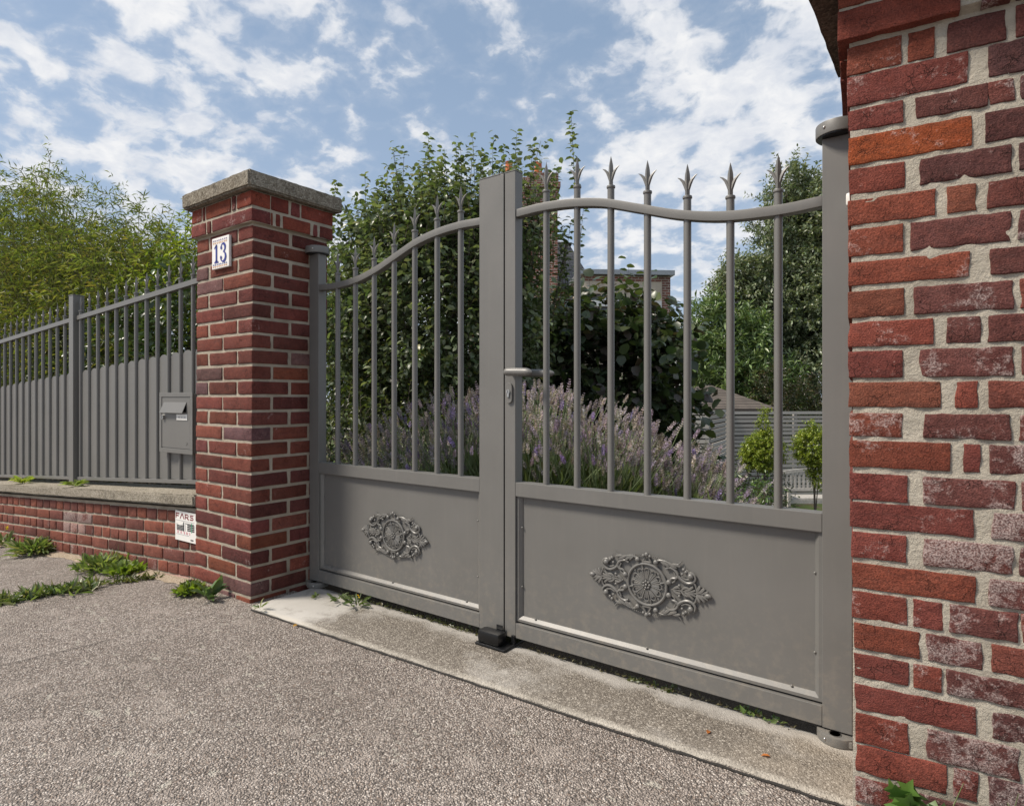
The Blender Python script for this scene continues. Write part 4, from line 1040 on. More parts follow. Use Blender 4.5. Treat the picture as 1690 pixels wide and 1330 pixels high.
def tints(n, pal, var=0.22, w=None):
    pal = np.array(pal, float); ix = rng.choice(len(pal), n, p=w)
    return pal[ix]*(1+rng.uniform(-var, var, (n, 1)))*(1+rng.uniform(-.06, .06, (n, 3)))
def twig_leaves(st, dr, ln, npl, spread=0.9, droop=0.15, bend=0.12, t0=0.1, fwd=0.5):
    """leaf base points, directions and ups along straight-ish twigs"""
    K = len(st); dr = norm(dr)
    t = np.linspace(t0, 1.0, npl)[None, :] + rng.uniform(-.03, .03, (K, npl))
    a = norm(np.cross(dr, rng.normal(size=(K, 3)))); b = np.cross(dr, a)
    bd = norm(rng.normal(size=(K, 3)))*bend
    P = st[:, None, :] + dr[:, None, :]*(ln[:, None]*t)[:, :, None] + bd[:, None, :]*(ln[:, None]*t**2)[:, :, None]
    ph = np.arange(npl)[None, :]*2.4 + rng.uniform(0, 6.28, (K, 1)) + rng.uniform(-.4, .4, (K, npl))
    rad = a[:, None, :]*np.cos(ph)[:, :, None] + b[:, None, :]*np.sin(ph)[:, :, None]
    D = dr[:, None, :]*fwd + rad*spread + np.array([0, 0, -droop])
    D = D + rng.normal(size=D.shape)*0.15
    U = np.array([0, 0, 1.0]) + rng.normal(size=D.shape)*0.45 + rad*0.25
    return P.reshape(-1, 3), norm(D.reshape(-1, 3)), U.reshape(-1, 3)
def twig_mesh(name, st, dr, ln, r, mat_, parent, loc=(0, 0, 0), taper=0.35):
    """straight three-sided twigs, one mesh"""
    n = len(st); dr = norm(dr); a = norm(np.cross(dr, rng.normal(size=(n, 3)))); b = np.cross(dr, a)
    r = np.broadcast_to(np.asarray(r, float), (n,))
    V = np.zeros((n, 6, 3))
    for i in range(3):
        c, s = math.cos(2.094*i), math.sin(2.094*i)
        off = (a*c+b*s)*r[:, None]; V[:, i] = st+off; V[:, 3+i] = st+dr*ln[:, None]+off*taper
    F = []
    base = np.arange(n)*6
    tri = np.array([(0, 1, 4, 3), (1, 2, 5, 4), (2, 0, 3, 5)])
    F = (base[:, None, None]+tri[None]).reshape(-1, 4)
    me = bpy.data.meshes.new(name); me.from_pydata(V.reshape(-1, 3).tolist(), [], F.tolist())
    o = link(name, me, mat_, parent, loc)
    if n > 1: o['kind'] = 'stuff'
    return o
def in_ell(n, c, r, shell=0.0):
    v = norm(rng.normal(size=(n, 3))); rad = (shell+(1-shell)*rng.uniform(0, 1, (n, 1)))**(1/2.2)
    return np.array(c)+v*rad*np.array(r)
CR = np.array([0.807, 0.5906, 0]); CF = np.array([-0.5906, 0.807, 0])   # along and across the line of sight
def lat(p): return p[:, 0:1]*CR+p[:, 1:2]*CF+p[:, 2:3]*np.array([0, 0, 1.0])

# ---------------------------------------------------------------- pear tree behind the left leaf
BT_ = np.array([-3.756, 4.067, 0.0])
pear = thing('pear_tree', 'pear tree with tall leafy shoots and small green fruit behind the left gate leaf', 'tree', (-3.45, 4.25, -0.1))
def loc_(a, root): return a-np.array(root.location)
bm = new(); base = Vector((0, 0, 0))
limbs = [[(0, 0, 0), (0.0, 0.02, 0.5), (-0.10, 0.0, 0.95), (-0.35, -0.10, 1.35), (-0.75, -0.3, 1.8), (-0.95, -0.4, 2.4)],
         [(-0.02, 0.02, 0.75), (0.05, 0.05, 1.2), (0.05, 0.05, 1.8), (0.1, 0.1, 2.5), (0.12, 0.1, 3.1)],
         [(0.03, 0.03, 1.0), (0.30, 0.22, 1.4), (0.5, 0.4, 1.9), (0.62, 0.45, 2.5)],
         [(-0.1, 0, 0.95), (-0.5, 0.05, 1.15), (-1.0, -0.15, 1.45), (-1.15, -0.2, 1.8)],
         [(-0.2, -0.05, 1.15), (-0.4, 0.1, 1.7), (-0.45, 0.0, 2.3), (-0.45, 0, 2.9)]]
for i, l in enumerate(limbs):
    p = smoothpath(l, 4); r0 = 0.055 if i == 0 else 0.032
    tube(bm, p, [r0*(1-0.8*k/len(p)) for k in range(len(p))], 8)
obj('trunk', bm, BARK, pear, smooth=True)
K = 2700
c1 = lat(in_ell(K, (0, 0, 0), (0.95, 0.85, 1.15), 0.25)) + np.array([-3.78, 3.98, 1.52])
c1 = c1[c1[:, 2] > 0.75]; K = len(c1)
d1 = norm((c1-np.array([-3.7, 4.0, 1.3]))*np.array([1, 1, .6]) + rng.normal(size=(K, 3))*0.5 + np.array([0, 0, 0.75])); l1 = rng.uniform(0.15, 0.42, K)
# tall shoots that break the skyline: tip positions
TIPS = np.array([(-4.28,3.31,2.90),(-4.08,3.45,2.97),(-3.92,3.57,3.05),(-3.80,3.64,3.16),(-3.63,3.77,3.28),(-3.53,3.84,3.10),(-3.44,3.90,3.22),(-3.33,3.98,3.30),(-3.19,4.09,3.30),(-3.03,4.21,3.31),(-2.92,4.29,3.18),(-2.83,4.38,2.9),
                 (-4.20,3.37,2.68),(-3.98,3.52,2.85),(-3.70,3.75,3.02),(-3.40,3.95,3.12),(-3.26,4.02,3.15),(-3.12,4.15,3.20),(-2.88,4.33,2.75),(-3.85,3.62,2.92),(-3.58,3.8,2.95),(-2.73,4.45,2.55)])
TIPS = np.concatenate([TIPS, TIPS+rng.normal(size=TIPS.shape)*np.array([.2, .2, .12])-np.array([-.02, -.1, .14]), TIPS+rng.normal(size=TIPS.shape)*np.array([.16, .16, .1])-np.array([-.05, -.2, .22])])
dsh = norm(np.array([0, 0, 1.0])+rng.normal(size=TIPS.shape)*0.10 + np.array([0.04, 0, 0])); lsh = rng.uniform(0.55, 0.95, len(TIPS)); TIPS = TIPS-np.array([0, 0, 0.05])
s2 = TIPS-dsh*lsh[:, None]
ct = np.concatenate([lat(in_ell(250, (0, 0, 0), (0.80, 0.6, 0.42), 0.1)) + np.array([-3.52, 3.92, 2.26]), lat(in_ell(55, (0, 0, 0), (0.20, 0.3, 0.5), 0.1)) + np.array([-2.92, 4.12, 2.25])])
dt = norm(rng.normal(size=(305, 3))*0.30+np.array([0, 0, 1.0])); lt_ = rng.uniform(0.2, 0.55, 305)
c1 = np.concatenate([c1, ct]); d1 = np.concatenate([d1, dt]); l1 = np.concatenate([l1, lt_])
P1, D1, U1 = twig_leaves(c1, d1, l1, 13, 0.9, 0.25)
P2, D2, U2 = twig_leaves(s2, dsh, lsh, 46, 0.95, 0.30, 0.0, 0.02, 0.35)
P = np.concatenate([P1, P2]); D = np.concatenate([D1, D2]); U = np.concatenate([U1, U2])
PG = [(0.110, 0.145, 0.072), (0.150, 0.185, 0.102), (0.082, 0.115, 0.054), (0.20, 0.23, 0.14), (0.22, 0.215, 0.09)]
Ls = rng.uniform(0.042, 0.072, len(P))
leaf_mesh('crown', loc_(P, pear), D, U, Ls, Ls*0.60, tints(len(P), PG, 0.25, [.34, .3, .2, .13, .03]), LEAF, pear, T_OVAL)
twig_mesh('twigs', loc_(np.concatenate([c1, s2]), pear), np.concatenate([d1, dsh]), np.concatenate([l1*0.9, lsh*0.97]), 0.0042, BARK, pear)
fr = thing if False else None
fb = new(); ball(fb, (0, 0, 0), 0.026, (1, 1, 1.15), 10, 8)
FRM = plain('pear_skin', (0.20, 0.25, 0.055), 0.45, var=0.25, scale=20)
f0 = obj('pear', fb, FRM, pear, (0, 0, 0), smooth=True); FM = f0.data
fp = lat(in_ell(34, (0, 0, 0), (0.95, 0.8, 1.0), 0.75)) + np.array([-3.70, 4.03, 1.75]); fp -= CF*0.08
for i, p in enumerate(fp):
    o = f0 if i == 0 else link('pear', FM, None, pear)
    o.location = Vector(p)-pear.location

# ---------------------------------------------------------------- generic leafy shrub/tree from ellipsoid lobes
def shrub(name, label, cat, base, lobes, ntw, npl, Lr, wr, pal, T=T_DIA, mat_=LEAF, tw=(0.12, 0.3), upb=0.5, spread=0.9, droop=0.1, trunk=True, group=None, shell=0.35, wts=None, fwd=0.5, trk=0.04, bend=0.12, part='foliage'):
    root = thing(name, label, cat, base, 0, group)
    bas = np.array(base)
    tot = sum(l[1][0]*l[1][1]+l[1][0]*l[1][2] for l in lobes); S = []; Dd = []
    for c, r in lobes:
        n = max(6, int(ntw*(r[0]*r[1]+r[0]*r[2])/tot)); q = in_ell(n, (0, 0, 0), r, shell); S.append(lat(q)+np.array(c))
        Dd.append(lat(q/np.array(r))*0.9+rng.normal(size=(n, 3))*0.45+np.array([0, 0, upb]))
    S = np.concatenate(S); Dd = norm(np.concatenate(Dd)); ln = rng.uniform(tw[0], tw[1], len(S))
    P, D, U = twig_leaves(S, Dd, ln, npl, spread, droop, bend, 0.1, fwd)
    Ls = rng.uniform(Lr[0], Lr[1], len(P))
    leaf_mesh(part, P-bas, D, U, Ls, Ls*wr, tints(len(P), pal, 0.25, wts), mat_, root, T)
    twig_mesh('twigs', S-bas, Dd, ln, 0.003, BARK, root)
    if trunk:
        bm = new()
        for c, r in lobes[:6]:
            e = Vector(c)-Vector(base); k = Vector((e.x*.25, e.y*.25, e.z*.45))
            p = smoothpath([(0, 0, -0.1), k, e], 4); tube(bm, p, [trk*(1-.75*i/len(p)) for i in range(len(p))], 7)
        obj('trunk', bm, BARK, root, smooth=True)
    return root
def D_(px, D, z):   # a point at distance D in front of the camera's start, px pixels across a 1690 px frame, height z
    u = (px-845)/1005; v = CF*D+CR*u*D; return (float(v[0]), float(v[1]), z)
HZ = [(0.045, 0.068, 0.034), (0.062, 0.085, 0.040), (0.062, 0.050, 0.038), (0.095, 0.115, 0.052)]
shrub('hazel_bush', 'dark hazel bush with large round leaves behind the right gate leaf', 'bush', D_(1000, 6.3, -0.9),
      [(D_(985, 6.2, 1.0), (0.62, 0.6, 0.80)), (D_(1060, 6.4, 0.9), (0.42, 0.5, 0.8)), (D_(900, 6.4, 0.9), (0.45, 0.5, 0.75)), (D_(1085, 6.4, 1.25), (0.25, 0.4, 0.5)), (D_(1020, 6.2, 1.72), (0.16, 0.2, 0.36)), (D_(1050, 6.3, 1.5), (0.3, 0.3, 0.3)), (D_(940, 6.2, 1.5), (0.25, 0.3, 0.35)), (D_(1100, 6.4, 0.2), (0.25, 0.4, 0.5))],
      800, 9, (0.075, 0.125), 0.80, HZ, T_ROUND, LEAF, (0.2, 0.5), 0.55, 1.0, 0.25, wts=[.4, .3, .15, .15])
DK = [(0.022, 0.036, 0.014), (0.032, 0.05, 0.018), (0.045, 0.066, 0.022)]
shrub('laurel_hedge', 'dark hedge filling the gap behind the pear tree', 'hedge', D_(640, 8.2, -0.9),
      [(D_(560, 7.4, 0.6), (0.9, 0.6, 1.0)), (D_(680, 7.8, 0.6), (0.9, 0.6, 1.1)), (D_(800, 8.2, 0.6), (0.9, 0.6, 1.1)), (D_(900, 8.4, 0.6), (0.7, 0.6, 1.1)), (D_(620, 8, 1.5), (0.9, 0.5, 0.7)), (D_(780, 8.4, 1.5), (0.9, 0.5, 0.6))],
      1200, 10, (0.07, 0.12), 0.42, DK, T_DIA, LEAF, (0.2, 0.45), 0.4)
shrub('low_shrub', 'low dark shrub at the foot of the pear tree beside the lavender', 'bush', D_(590, 4.3, -0.05),
      [(D_(570, 4.2, 0.55), (0.3, 0.25, 0.45)), (D_(650, 4.5, 0.5), (0.4, 0.3, 0.45)), (D_(740, 4.6, 0.5), (0.4, 0.3, 0.45)), (D_(548, 4.0, 0.4), (0.2, 0.25, 0.4))],
      520, 9, (0.03, 0.055), 0.5, [(0.03, 0.045, 0.018), (0.045, 0.065, 0.022), (0.09, 0.11, 0.03)], T_DIA, LEAF, (0.12, 0.28))
OAK = [(0.16, 0.20, 0.115), (0.12, 0.158, 0.086), (0.21, 0.245, 0.15), (0.25, 0.27, 0.17)]
def far_(lobes, k):   # same look, k times farther and larger
    out = []
    for (px, D, z), r in lobes: out.append((D_(px, D*k, 1+(z-1)*k), tuple(v*k for v in r)))
    return out
ol = far_([((1350, 12.2, 1.2), (1.25, 1.1, 1.3)), ((1330, 12.2, 2.7), (1.1, 1.0, 1.2)), ((1355, 12.4, 3.9), (0.95, 0.9, 1.0)), ((1345, 12.4, 4.8), (0.55, 0.6, 0.6)), ((1297, 12.2, 5.2), (0.13, 0.2, 0.45)), ((1322, 12.3, 5.1), (0.17, 0.2, 0.5)),
      ((1245, 12.0, 3.45), (0.55, 0.5, 0.22)), ((1225, 12.0, 3.0), (0.5, 0.5, 0.2)), ((1235, 12, 2.1), (0.5, 0.5, 0.45)), ((1265, 12.0, 4.3), (0.22, 0.3, 0.26)), ((1262, 12, 2.6), (0.5, 0.5, 0.4)), ((1255, 12.0, 1.3), (0.5, 0.5, 0.6)), ((1265, 12.1, 4.8), (0.08, 0.12, 0.3)),
      ((1205, 12, 3.25), (0.22, 0.3, 0.08)), ((1420, 12.4, 3.0), (1.0, 0.9, 1.9))], 1.72)
shrub('evergreen_oak', 'tall grey-green evergreen oak rising behind the slatted garden fence', 'tree', D_(1335, 21, -1.6), ol, 10500, 13, (0.10, 0.18), 0.48, OAK, T_DIA, LEAFD, (0.25, 0.7), 0.45, 0.9, 0.0, trk=0.12, part='crown')
LAU = [(0.12, 0.185, 0.07), (0.16, 0.23, 0.09), (0.22, 0.29, 0.13)]
shrub('laurel_bush', 'bright green laurel bush with long leaves left of the evergreen oak', 'bush', D_(1205, 19.5, -1.6),
      far_([((1200, 10.4, 1.3), (0.62, 0.5, 0.75)), ((1255, 10.4, 1.0), (0.62, 0.5, 0.65)), ((1175, 10.4, 1.9), (0.32, 0.35, 0.55)), ((1160, 10.4, 2.35), (0.12, 0.15, 0.3)), ((1185, 10.4, 2.4), (0.12, 0.15, 0.25)), ((1235, 10.5, 2.0), (0.35, 0.3, 0.35))], 1.85),
      1100, 12, (0.17, 0.28), 0.27, LAU, T_DIA, LEAFD, (0.3, 0.7), 0.8, 0.7, 0.0)
shrub('dark_conifer', 'dark brownish shrub between the laurel and the evergreen oak trunk', 'bush', D_(1290, 17.5, -1.6),
      far_([((1275, 11.2, 0.9), (0.30, 0.3, 0.7)), ((1330, 11.3, 0.7), (0.45, 0.4, 0.6))], 1.55), 420, 10, (0.07, 0.13), 0.4, [(0.06, 0.07, 0.036), (0.075, 0.06, 0.034), (0.04, 0.055, 0.025)], T_DIA, LEAF, (0.2, 0.5), trk=0.03)
YG = [(0.20, 0.25, 0.03), (0.15, 0.21, 0.025), (0.27, 0.31, 0.05)]
shrub('box_ball', 'clipped yellow-green box ball with a spike, left one before the slatted fence', 'bush', D_(1262, 10.9, -1.5),
      [(D_(1262, 10.9, 0.02), (0.30, 0.28, 0.33)), (D_(1262, 10.9, 0.48), (0.07, 0.07, 0.30)), (D_(1245, 10.9, -0.05), (0.2, 0.2, 0.25))], 950, 10, (0.03, 0.055), 0.55, YG, T_DIA, LEAF, (0.06, 0.14), group='box balls', trk=0.018)
shrub('box_ball', 'round yellow-green box ball half hidden by the gate post, right one by the slatted fence', 'bush', D_(1345, 10.9, -1.5),
      [(D_(1345, 10.9, 0.10), (0.33, 0.3, 0.32)), (D_(1338, 10.9, 0.42), (0.04, 0.04, 0.12)), (D_(1352, 10.95, -0.35), (0.16, 0.15, 0.3))], 900, 10, (0.03, 0.055), 0.55, YG, T_DIA, LEAF, (0.06, 0.14), group='box balls', trk=0.016)
shrub('border_shrub', 'low dark green shrub at the foot of the slatted fence', 'bush', D_(1190, 10.9, -1.5),
      [(D_(1215, 11.2, -0.45), (0.28, 0.3, 0.32)), (D_(1250, 10.6, -0.95), (0.5, 0.3, 0.35)), (D_(1130, 11, -0.8), (0.4, 0.3, 0.40)), (D_(1275, 11.2, -0.75), (0.22, 0.2, 0.35))], 330, 9, (0.04, 0.08), 0.45, DK, T_DIA, LEAF, (0.12, 0.3))
# shrubs behind the fence on the left
shrub('yellow_shrub', 'yellow-green shrub behind the fence just left of the pillar', 'bush', D_(290, 6.2, -0.3),
      [(D_(262, 6.3, 1.9), (0.5, 0.4, 0.5)), (D_(320, 5.9, 1.95), (0.4, 0.4, 0.5)), (D_(345, 5.9, 2.3), (0.3, 0.3, 0.35)), (D_(290, 6.2, 1.5), (0.6, 0.4, 0.6))], 520, 11, (0.05, 0.09), 0.3, [(0.16, 0.21, 0.03), (0.22, 0.26, 0.05), (0.11, 0.16, 0.03)], T_DIA, LEAFB, (0.15, 0.4))
shrub('broadleaf_shrub', 'dark broad-leaved shrub seen between the fence bars left of the pillar', 'bush', D_(250, 4.9, -0.3),
      [(D_(200, 5.9, 1.2), (0.42, 0.25, 0.6)), (D_(255, 5.6, 1.2), (0.32, 0.25, 0.65)), (D_(300, 5.1, 1.3), (0.3, 0.25, 0.65)), (D_(130, 6.7, 1.1), (0.42, 0.25, 0.6))], 460, 9, (0.05, 0.09), 0.48, [(0.03, 0.055, 0.018), (0.05, 0.085, 0.025), (0.08, 0.12, 0.04)], T_OVAL, LEAFD, (0.15, 0.35))

# ---------------------------------------------------------------- bamboo behind the fence
BG = [(0.125, 0.16, 0.045), (0.17, 0.195, 0.065), (0.085, 0.115, 0.035), (0.22, 0.21, 0.085)]
def bamboo(label, base, clumps, ncul, group='bamboo clumps behind the fence'):
    """clumps: list of (point on the ground, top height, spread)"""
    root = thing('bamboo', label, 'bamboo', base, 0, group); B = np.array(base)
    bm = new(); S = []; Dd = []; Ln = []
    for (g, top, sp, ng) in clumps:
        for i in range(ng):
            b0 = np.array(g)+CR*rng.normal()*sp*0.5+CF*rng.normal()*sp*0.4
            h = top*rng.uniform(0.72, 1.0)
            bend = CR*rng.normal()*0.28*sp+CF*rng.normal()*0.2
            pts = [b0, b0+np.array([0, 0, h*.5])+bend*.2, b0+np.array([0, 0, h*.82])+bend*.7, b0+np.array([0, 0, h])+bend*1.3]
            p = smoothpath([tuple(q-B) for q in pts], 4); tube(bm, p, [0.009*(1-.85*k/len(p)) for k in range(len(p))], 5, cap=False)
            for t in np.concatenate([rng.uniform(0.18, 1.0, 20), rng.uniform(0.7, 1.0, 5)]):
                q = np.array(p[min(int(t*(len(p)-1)), len(p)-1)])+B
                S.append(q+rng.normal(size=3)*0.02); Dd.append(np.array([0, 0, 0.35])+CR*rng.normal()*.8+CF*rng.normal()*.8); Ln.append(rng.uniform(0.15, 0.5))
    S = np.array(S); Dd = norm(np.array(Dd)); Ln = np.array(Ln)
    obj('culms', bm, CULM, root, smooth=True)
    P, D, U = twig_leaves(S, Dd, Ln, 13, 0.75, 0.3, 0.3, 0.15, 0.7)
    Ls = rng.uniform(0.055, 0.105, len(P))
    leaf_mesh('foliage', P-B, D, U, Ls, Ls*0.14, tints(len(P), BG, 0.28, [.4, .27, .23, .1]), LEAFB, root, T_DIA)
    twig_mesh('twigs', S-B, Dd, Ln, 0.0018, CULM, root)
    return root
bamboo('tallest dense bamboo clump at the far left behind the fence', D_(-20, 8.6, -0.5), [(D_(-25, 8.9, -0.5), 4.95, .8, 24), (D_(25, 8.2, -0.5), 4.75, .6, 18), (D_(-80, 9.4, -0.5), 5.2, 1.0, 16)], 0)
bamboo('arching bamboo clump with open tips, second from the left behind the fence', D_(95, 7.6, -0.5), [(D_(75, 7.8, -0.5), 4.45, .5, 18), (D_(115, 7.5, -0.5), 4.25, .5, 18)], 0)
bamboo('sparse lighter bamboo clump nearest the pillar behind the fence', D_(200, 6.6, -0.4), [(D_(165, 6.9, -0.4), 3.45, .5, 16), (D_(205, 6.5, -0.4), 3.75, .3, 9), (D_(260, 6.2, -0.4), 3.2, .35, 9)], 0)
shrub('bamboo_hedge', 'dense lower mass of olive bamboo foliage along the fence', 'hedge', D_(100, 7.2, -0.5),
      [(D_(30, 7.6, 1.6), (0.9, 0.4, 1.2)), (D_(110, 7.0, 1.6), (0.8, 0.4, 1.15)), (D_(180, 6.5, 1.6), (0.6, 0.4, 1.05)), (D_(-40, 8.2, 1.7), (0.9, 0.5, 1.3)), (D_(240, 6.2, 1.5), (0.5, 0.4, 0.9))],
      2600, 13, (0.055, 0.105), 0.14, [(0.14, 0.165, 0.045), (0.18, 0.185, 0.055), (0.09, 0.12, 0.032), (0.22, 0.195, 0.07)], T_DIA, LEAFB, (0.2, 0.55), 0.6, 0.75, 0.25, wts=[.4, .25, .25, .1])

# ---------------------------------------------------------------- lavender bed
def lavender():
    N = 2300
    u = rng.uniform(0, 1, N)
    t = rng.uniform(-1, 1, N)
    # rows of plants just behind the gate, mounded
    px = np.array([(-2.75, 2.62), (-2.35, 2.75), (-1.95, 2.85), (-1.6, 3.0), (-1.25, 3.25), (-0.95, 3.5), (-2.1, 3.15), (-1.7, 3.4), (-1.35, 3.6)])
    hts = np.array([0.74, 0.86, 0.86, 0.72, 0.56, 0.30, 0.84, 0.64, 0.40])
    ix = rng.integers(0, len(px), N)
    base = np.zeros((N, 3)); base[:, :2] = px[ix]+rng.normal(size=(N, 2))*0.075
    base[:, 2] = [garden_z(x, y)+0.02 for x, y in base[:, :2]]
    lean_ = rng.normal(size=(N, 2))*0.34
    lean_[:, 0] += (px[ix, 0]+1.95)*0.33
    d = np.concatenate([lean_, np.ones((N, 1))], 1); d = norm(d)
    ln = hts[ix]*rng.uniform(0.62, 1.04, N)
    # stems
    bend = 0.08
    tip = base+d*ln[:, None]
    V = []; 
    a = norm(np.cross(d, rng.normal(size=(N, 3)))); b = np.cross(d, a); r = 0.0019
    ME = np.zeros((N, 6, 3))
    for i in range(3):
        c, s = math.cos(2.094*i), math.sin(2.094*i); off = (a*c+b*s)*r
        ME[:, i] = base+off; ME[:, 3+i] = tip+off*.7
    verts = [ME.reshape(-1, 3)]; faces = (np.arange(N)[:, None, None]*6+np.array([(0, 1, 4, 3), (1, 2, 5, 4), (2, 0, 3, 5)])[None]).reshape(-1, 4).tolist()
    me = bpy.data.meshes.new('lavender'); me.from_pydata(verts[0].tolist(), [], faces)
    root = link('lavender', me, plain('lavender_stem', (0.20, 0.26, 0.12), 0.8, var=0.3, scale=8))
    prop(root, 'bed of lavender with long grey-purple flower spikes behind the gate', 'lavender', None, 'stuff')
    # flower spikes: whorls of small buds
    W_ = 7; per = 6
    fl = rng.uniform(0.045, 0.085, N)
    tt = np.linspace(0.0, 1.0, W_)[None, :]
    C = tip[:, None, :]+d[:, None, :]*(fl[:, None]*(tt-0.15))[:, :, None]
    ang = np.arange(per)[None, None, :]*(6.283/per)+rng.uniform(0, 6.28, (N, W_, 1))
    rad = a[:, None, None, :]*np.cos(ang)[..., None]+b[:, None, None, :]*np.sin(ang)[..., None]
    prof = np.array([0.75, 1, 1.05, 1.0, 0.9, 0.7, 0.45])[None, :, None, None]
    Pp = C[:, :, None, :]+rad*0.0016
    Dd = rad*0.8+d[:, None, None, :]*0.75
    Lb = (0.0135*prof[..., 0]*rng.uniform(.8, 1.25, (N, W_, per))).reshape(-1)
    Pp = Pp.reshape(-1, 3); Dd = Dd.reshape(-1, 3)
    T3 = np.repeat(tints(N, [(0.33, 0.28, 0.33), (0.37, 0.30, 0.41), (0.30, 0.265, 0.26), (0.46, 0.40, 0.45), (0.29, 0.225, 0.44)], 0.2, [.3, .22, .26, .15, .07]), W_*per, 0)*(1+rng.uniform(-.3, .3, (len(Pp), 1)))
    leaf_mesh('flower_spikes', Pp, Dd, rng.normal(size=Pp.shape), Lb, Lb*0.7, T3, FLOW, root, T_DIA)['kind'] = 'stuff'
    # narrow basal leaves and green stems
    M_ = 12000
    ix = rng.integers(0, len(px), M_)
    bp = np.zeros((M_, 3)); bp[:, :2] = px[ix]+rng.normal(size=(M_, 2))*0.13
    bp[:, 2] = np.array([garden_z(x, y) for x, y in bp[:, :2]])+rng.uniform(0.02, 0.50, M_)*hts[ix]
    off = bp[:, :2]-px[ix]
    dd = np.concatenate([off*1.6+rng.normal(size=(M_, 2))*.25, np.ones((M_, 1))*0.9], 1); dd[:, 0] += (px[ix, 0]+1.95)*0.3
    bp[:, 0] += (px[ix, 0]+1.95)*0.3*(bp[:, 2])
    Ls = rng.uniform(0.06, 0.15, M_)
    leaf_mesh('leaves', bp, dd, rng.normal(size=(M_, 3)), Ls, 0.0055, tints(M_, [(0.17, 0.22, 0.09), (0.22, 0.27, 0.13), (0.13, 0.18, 0.065), (0.26, 0.26, 0.17)], 0.2), LEAFB, root, T_DIA)['kind'] = 'stuff'
lavender()
shrub('low_grass_shrub', 'bright green low plant at the right end of the lavender', 'plant', D_(1235, 4.6, -0.2), [(D_(1235, 4.6, 0.12), (0.22, 0.2, 0.22)), (D_(1190, 4.5, 0.1), (0.2, 0.2, 0.2))], 160, 9, (0.03, 0.05), 0.4, [(0.07, 0.13, 0.03), (0.10, 0.16, 0.04)], T_DIA, LEAF, (0.08, 0.18), trunk=False)

# ================================================================ BACKGROUND: slatted fence, bench, shed, houses
sf = thing('slatted_fence', 'silvery slatted wooden garden fence stepping round a corner', 'fence', D_(1168, 12.5, -1.5))
def run(p, q, ztop, n=22, pitch=0.098, hh=0.07, th=0.02):
    p = Vector(p); q = Vector(q); d = (q-p); L_ = d.length; ang = math.atan2(d.y, d.x)
    bm = new(); box(bm, (0, -th/2, -hh/2), (L_, th/2, hh/2)); me = None
    for i in range(n):
        z = ztop-hh/2-pitch*i
        if me is None:
            o = obj('slat', bm, WOOD, sf); me = o.data
        else: o = link('slat', me, None, sf)
        o.location = Vector((p.x, p.y, z))-Vector(sf.location)+Vector((0, 0, random.uniform(-.006, .006))); o.rotation_euler = (0, 0, ang)
    for t in [0.01]+[k/ max(1, round(L_/1.6)) for k in range(1, int(round(L_/1.6)))]+[0.985]:
        bm = new(); box(bm, (-0.04, 0.012, ztop-pitch*n), (0.04, 0.09, ztop-0.01))
        o = obj('post', bm, WOOD, sf); c = p+d*t; o.location = Vector((c.x, c.y, 0))-Vector(sf.location); o.rotation_euler = (0, 0, ang)
        o.location.z = -sf.location.z
A_ = D_(1085, 12.6, 0)[:2]; B_ = D_(1170, 12.5, 0)[:2]; C_ = D_(1205, 14.6, 0)[:2]; E_ = D_(1420, 14.9, 0)[:2]
run((*A_, 0), (*B_, 0), 0.725); run((B_[0]+.01, B_[1]+.03, 0), (*C_, 0), 0.72); run((*C_, 0), (*E_, 0), 0.66)
# bench
be = thing('garden_bench', 'weathered wooden garden bench with curved slatted back at the end of the garden', 'bench', D_(1350, 12.7, -1.5), R(36.2))
def bb(nm, a, b, rot=None):
    bm = new(); box(bm, a, b); o = obj(nm, bm, WOODB, be, bevel=0.004)
    return o
WOODB = plain('bleached_wood', (0.40, 0.38, 0.35), 0.8, var=0.2, scale=20)
Wb = 0.72
for s in (-1, 1):
    bb('leg', (s*Wb-0.03, -0.28, 0), (s*Wb+0.03, -0.22, 0.62)); bb('leg', (s*Wb-0.03, 0.22, 0), (s*Wb+0.03, 0.28, 0.98)); bb('armrest', (s*Wb-0.035, -0.30, 0.621), (s*Wb+0.035, 0.219, 0.65))
for i in range(5): bb('seat_slat', (-Wb+0.031, -0.24+0.095*i, 0.42), (Wb-0.031, -0.165+0.095*i, 0.445))
bb('seat_rail', (-Wb+0.031, -0.26, 0.33), (Wb-0.031, -0.241, 0.419)); bb('back_rail', (-Wb+0.031, 0.23, 0.52), (Wb-0.031, 0.27, 0.58))
bm = new(); prev = None
for i in range(25):
    x = -Wb+0.031+(2*Wb-0.062)*i/24; z = 0.93+0.07*math.sin(math.pi*i/24)
    cur = [bm.verts.new(p) for p in ((x, 0.23, z), (x, 0.27, z), (x, 0.27, z-0.07), (x, 0.23, z-0.07))]
    if prev:
        for k in range(4): bm.faces.new((prev[k], prev[(k+1) % 4], cur[(k+1) % 4], cur[k]))
    else: bm.faces.new(cur)
    prev = cur
bm.faces.new(prev[::-1]); obj('top_rail', bm, WOODB, be)
for i in range(15):
    x = -Wb+0.09+(2*Wb-0.18)*i/14; z = 0.86+0.07*math.sin(math.pi*(x+Wb)/(2*Wb)); bb('back_slat', (x-0.022, 0.24, 0.581), (x+0.022, 0.26, z-0.002))
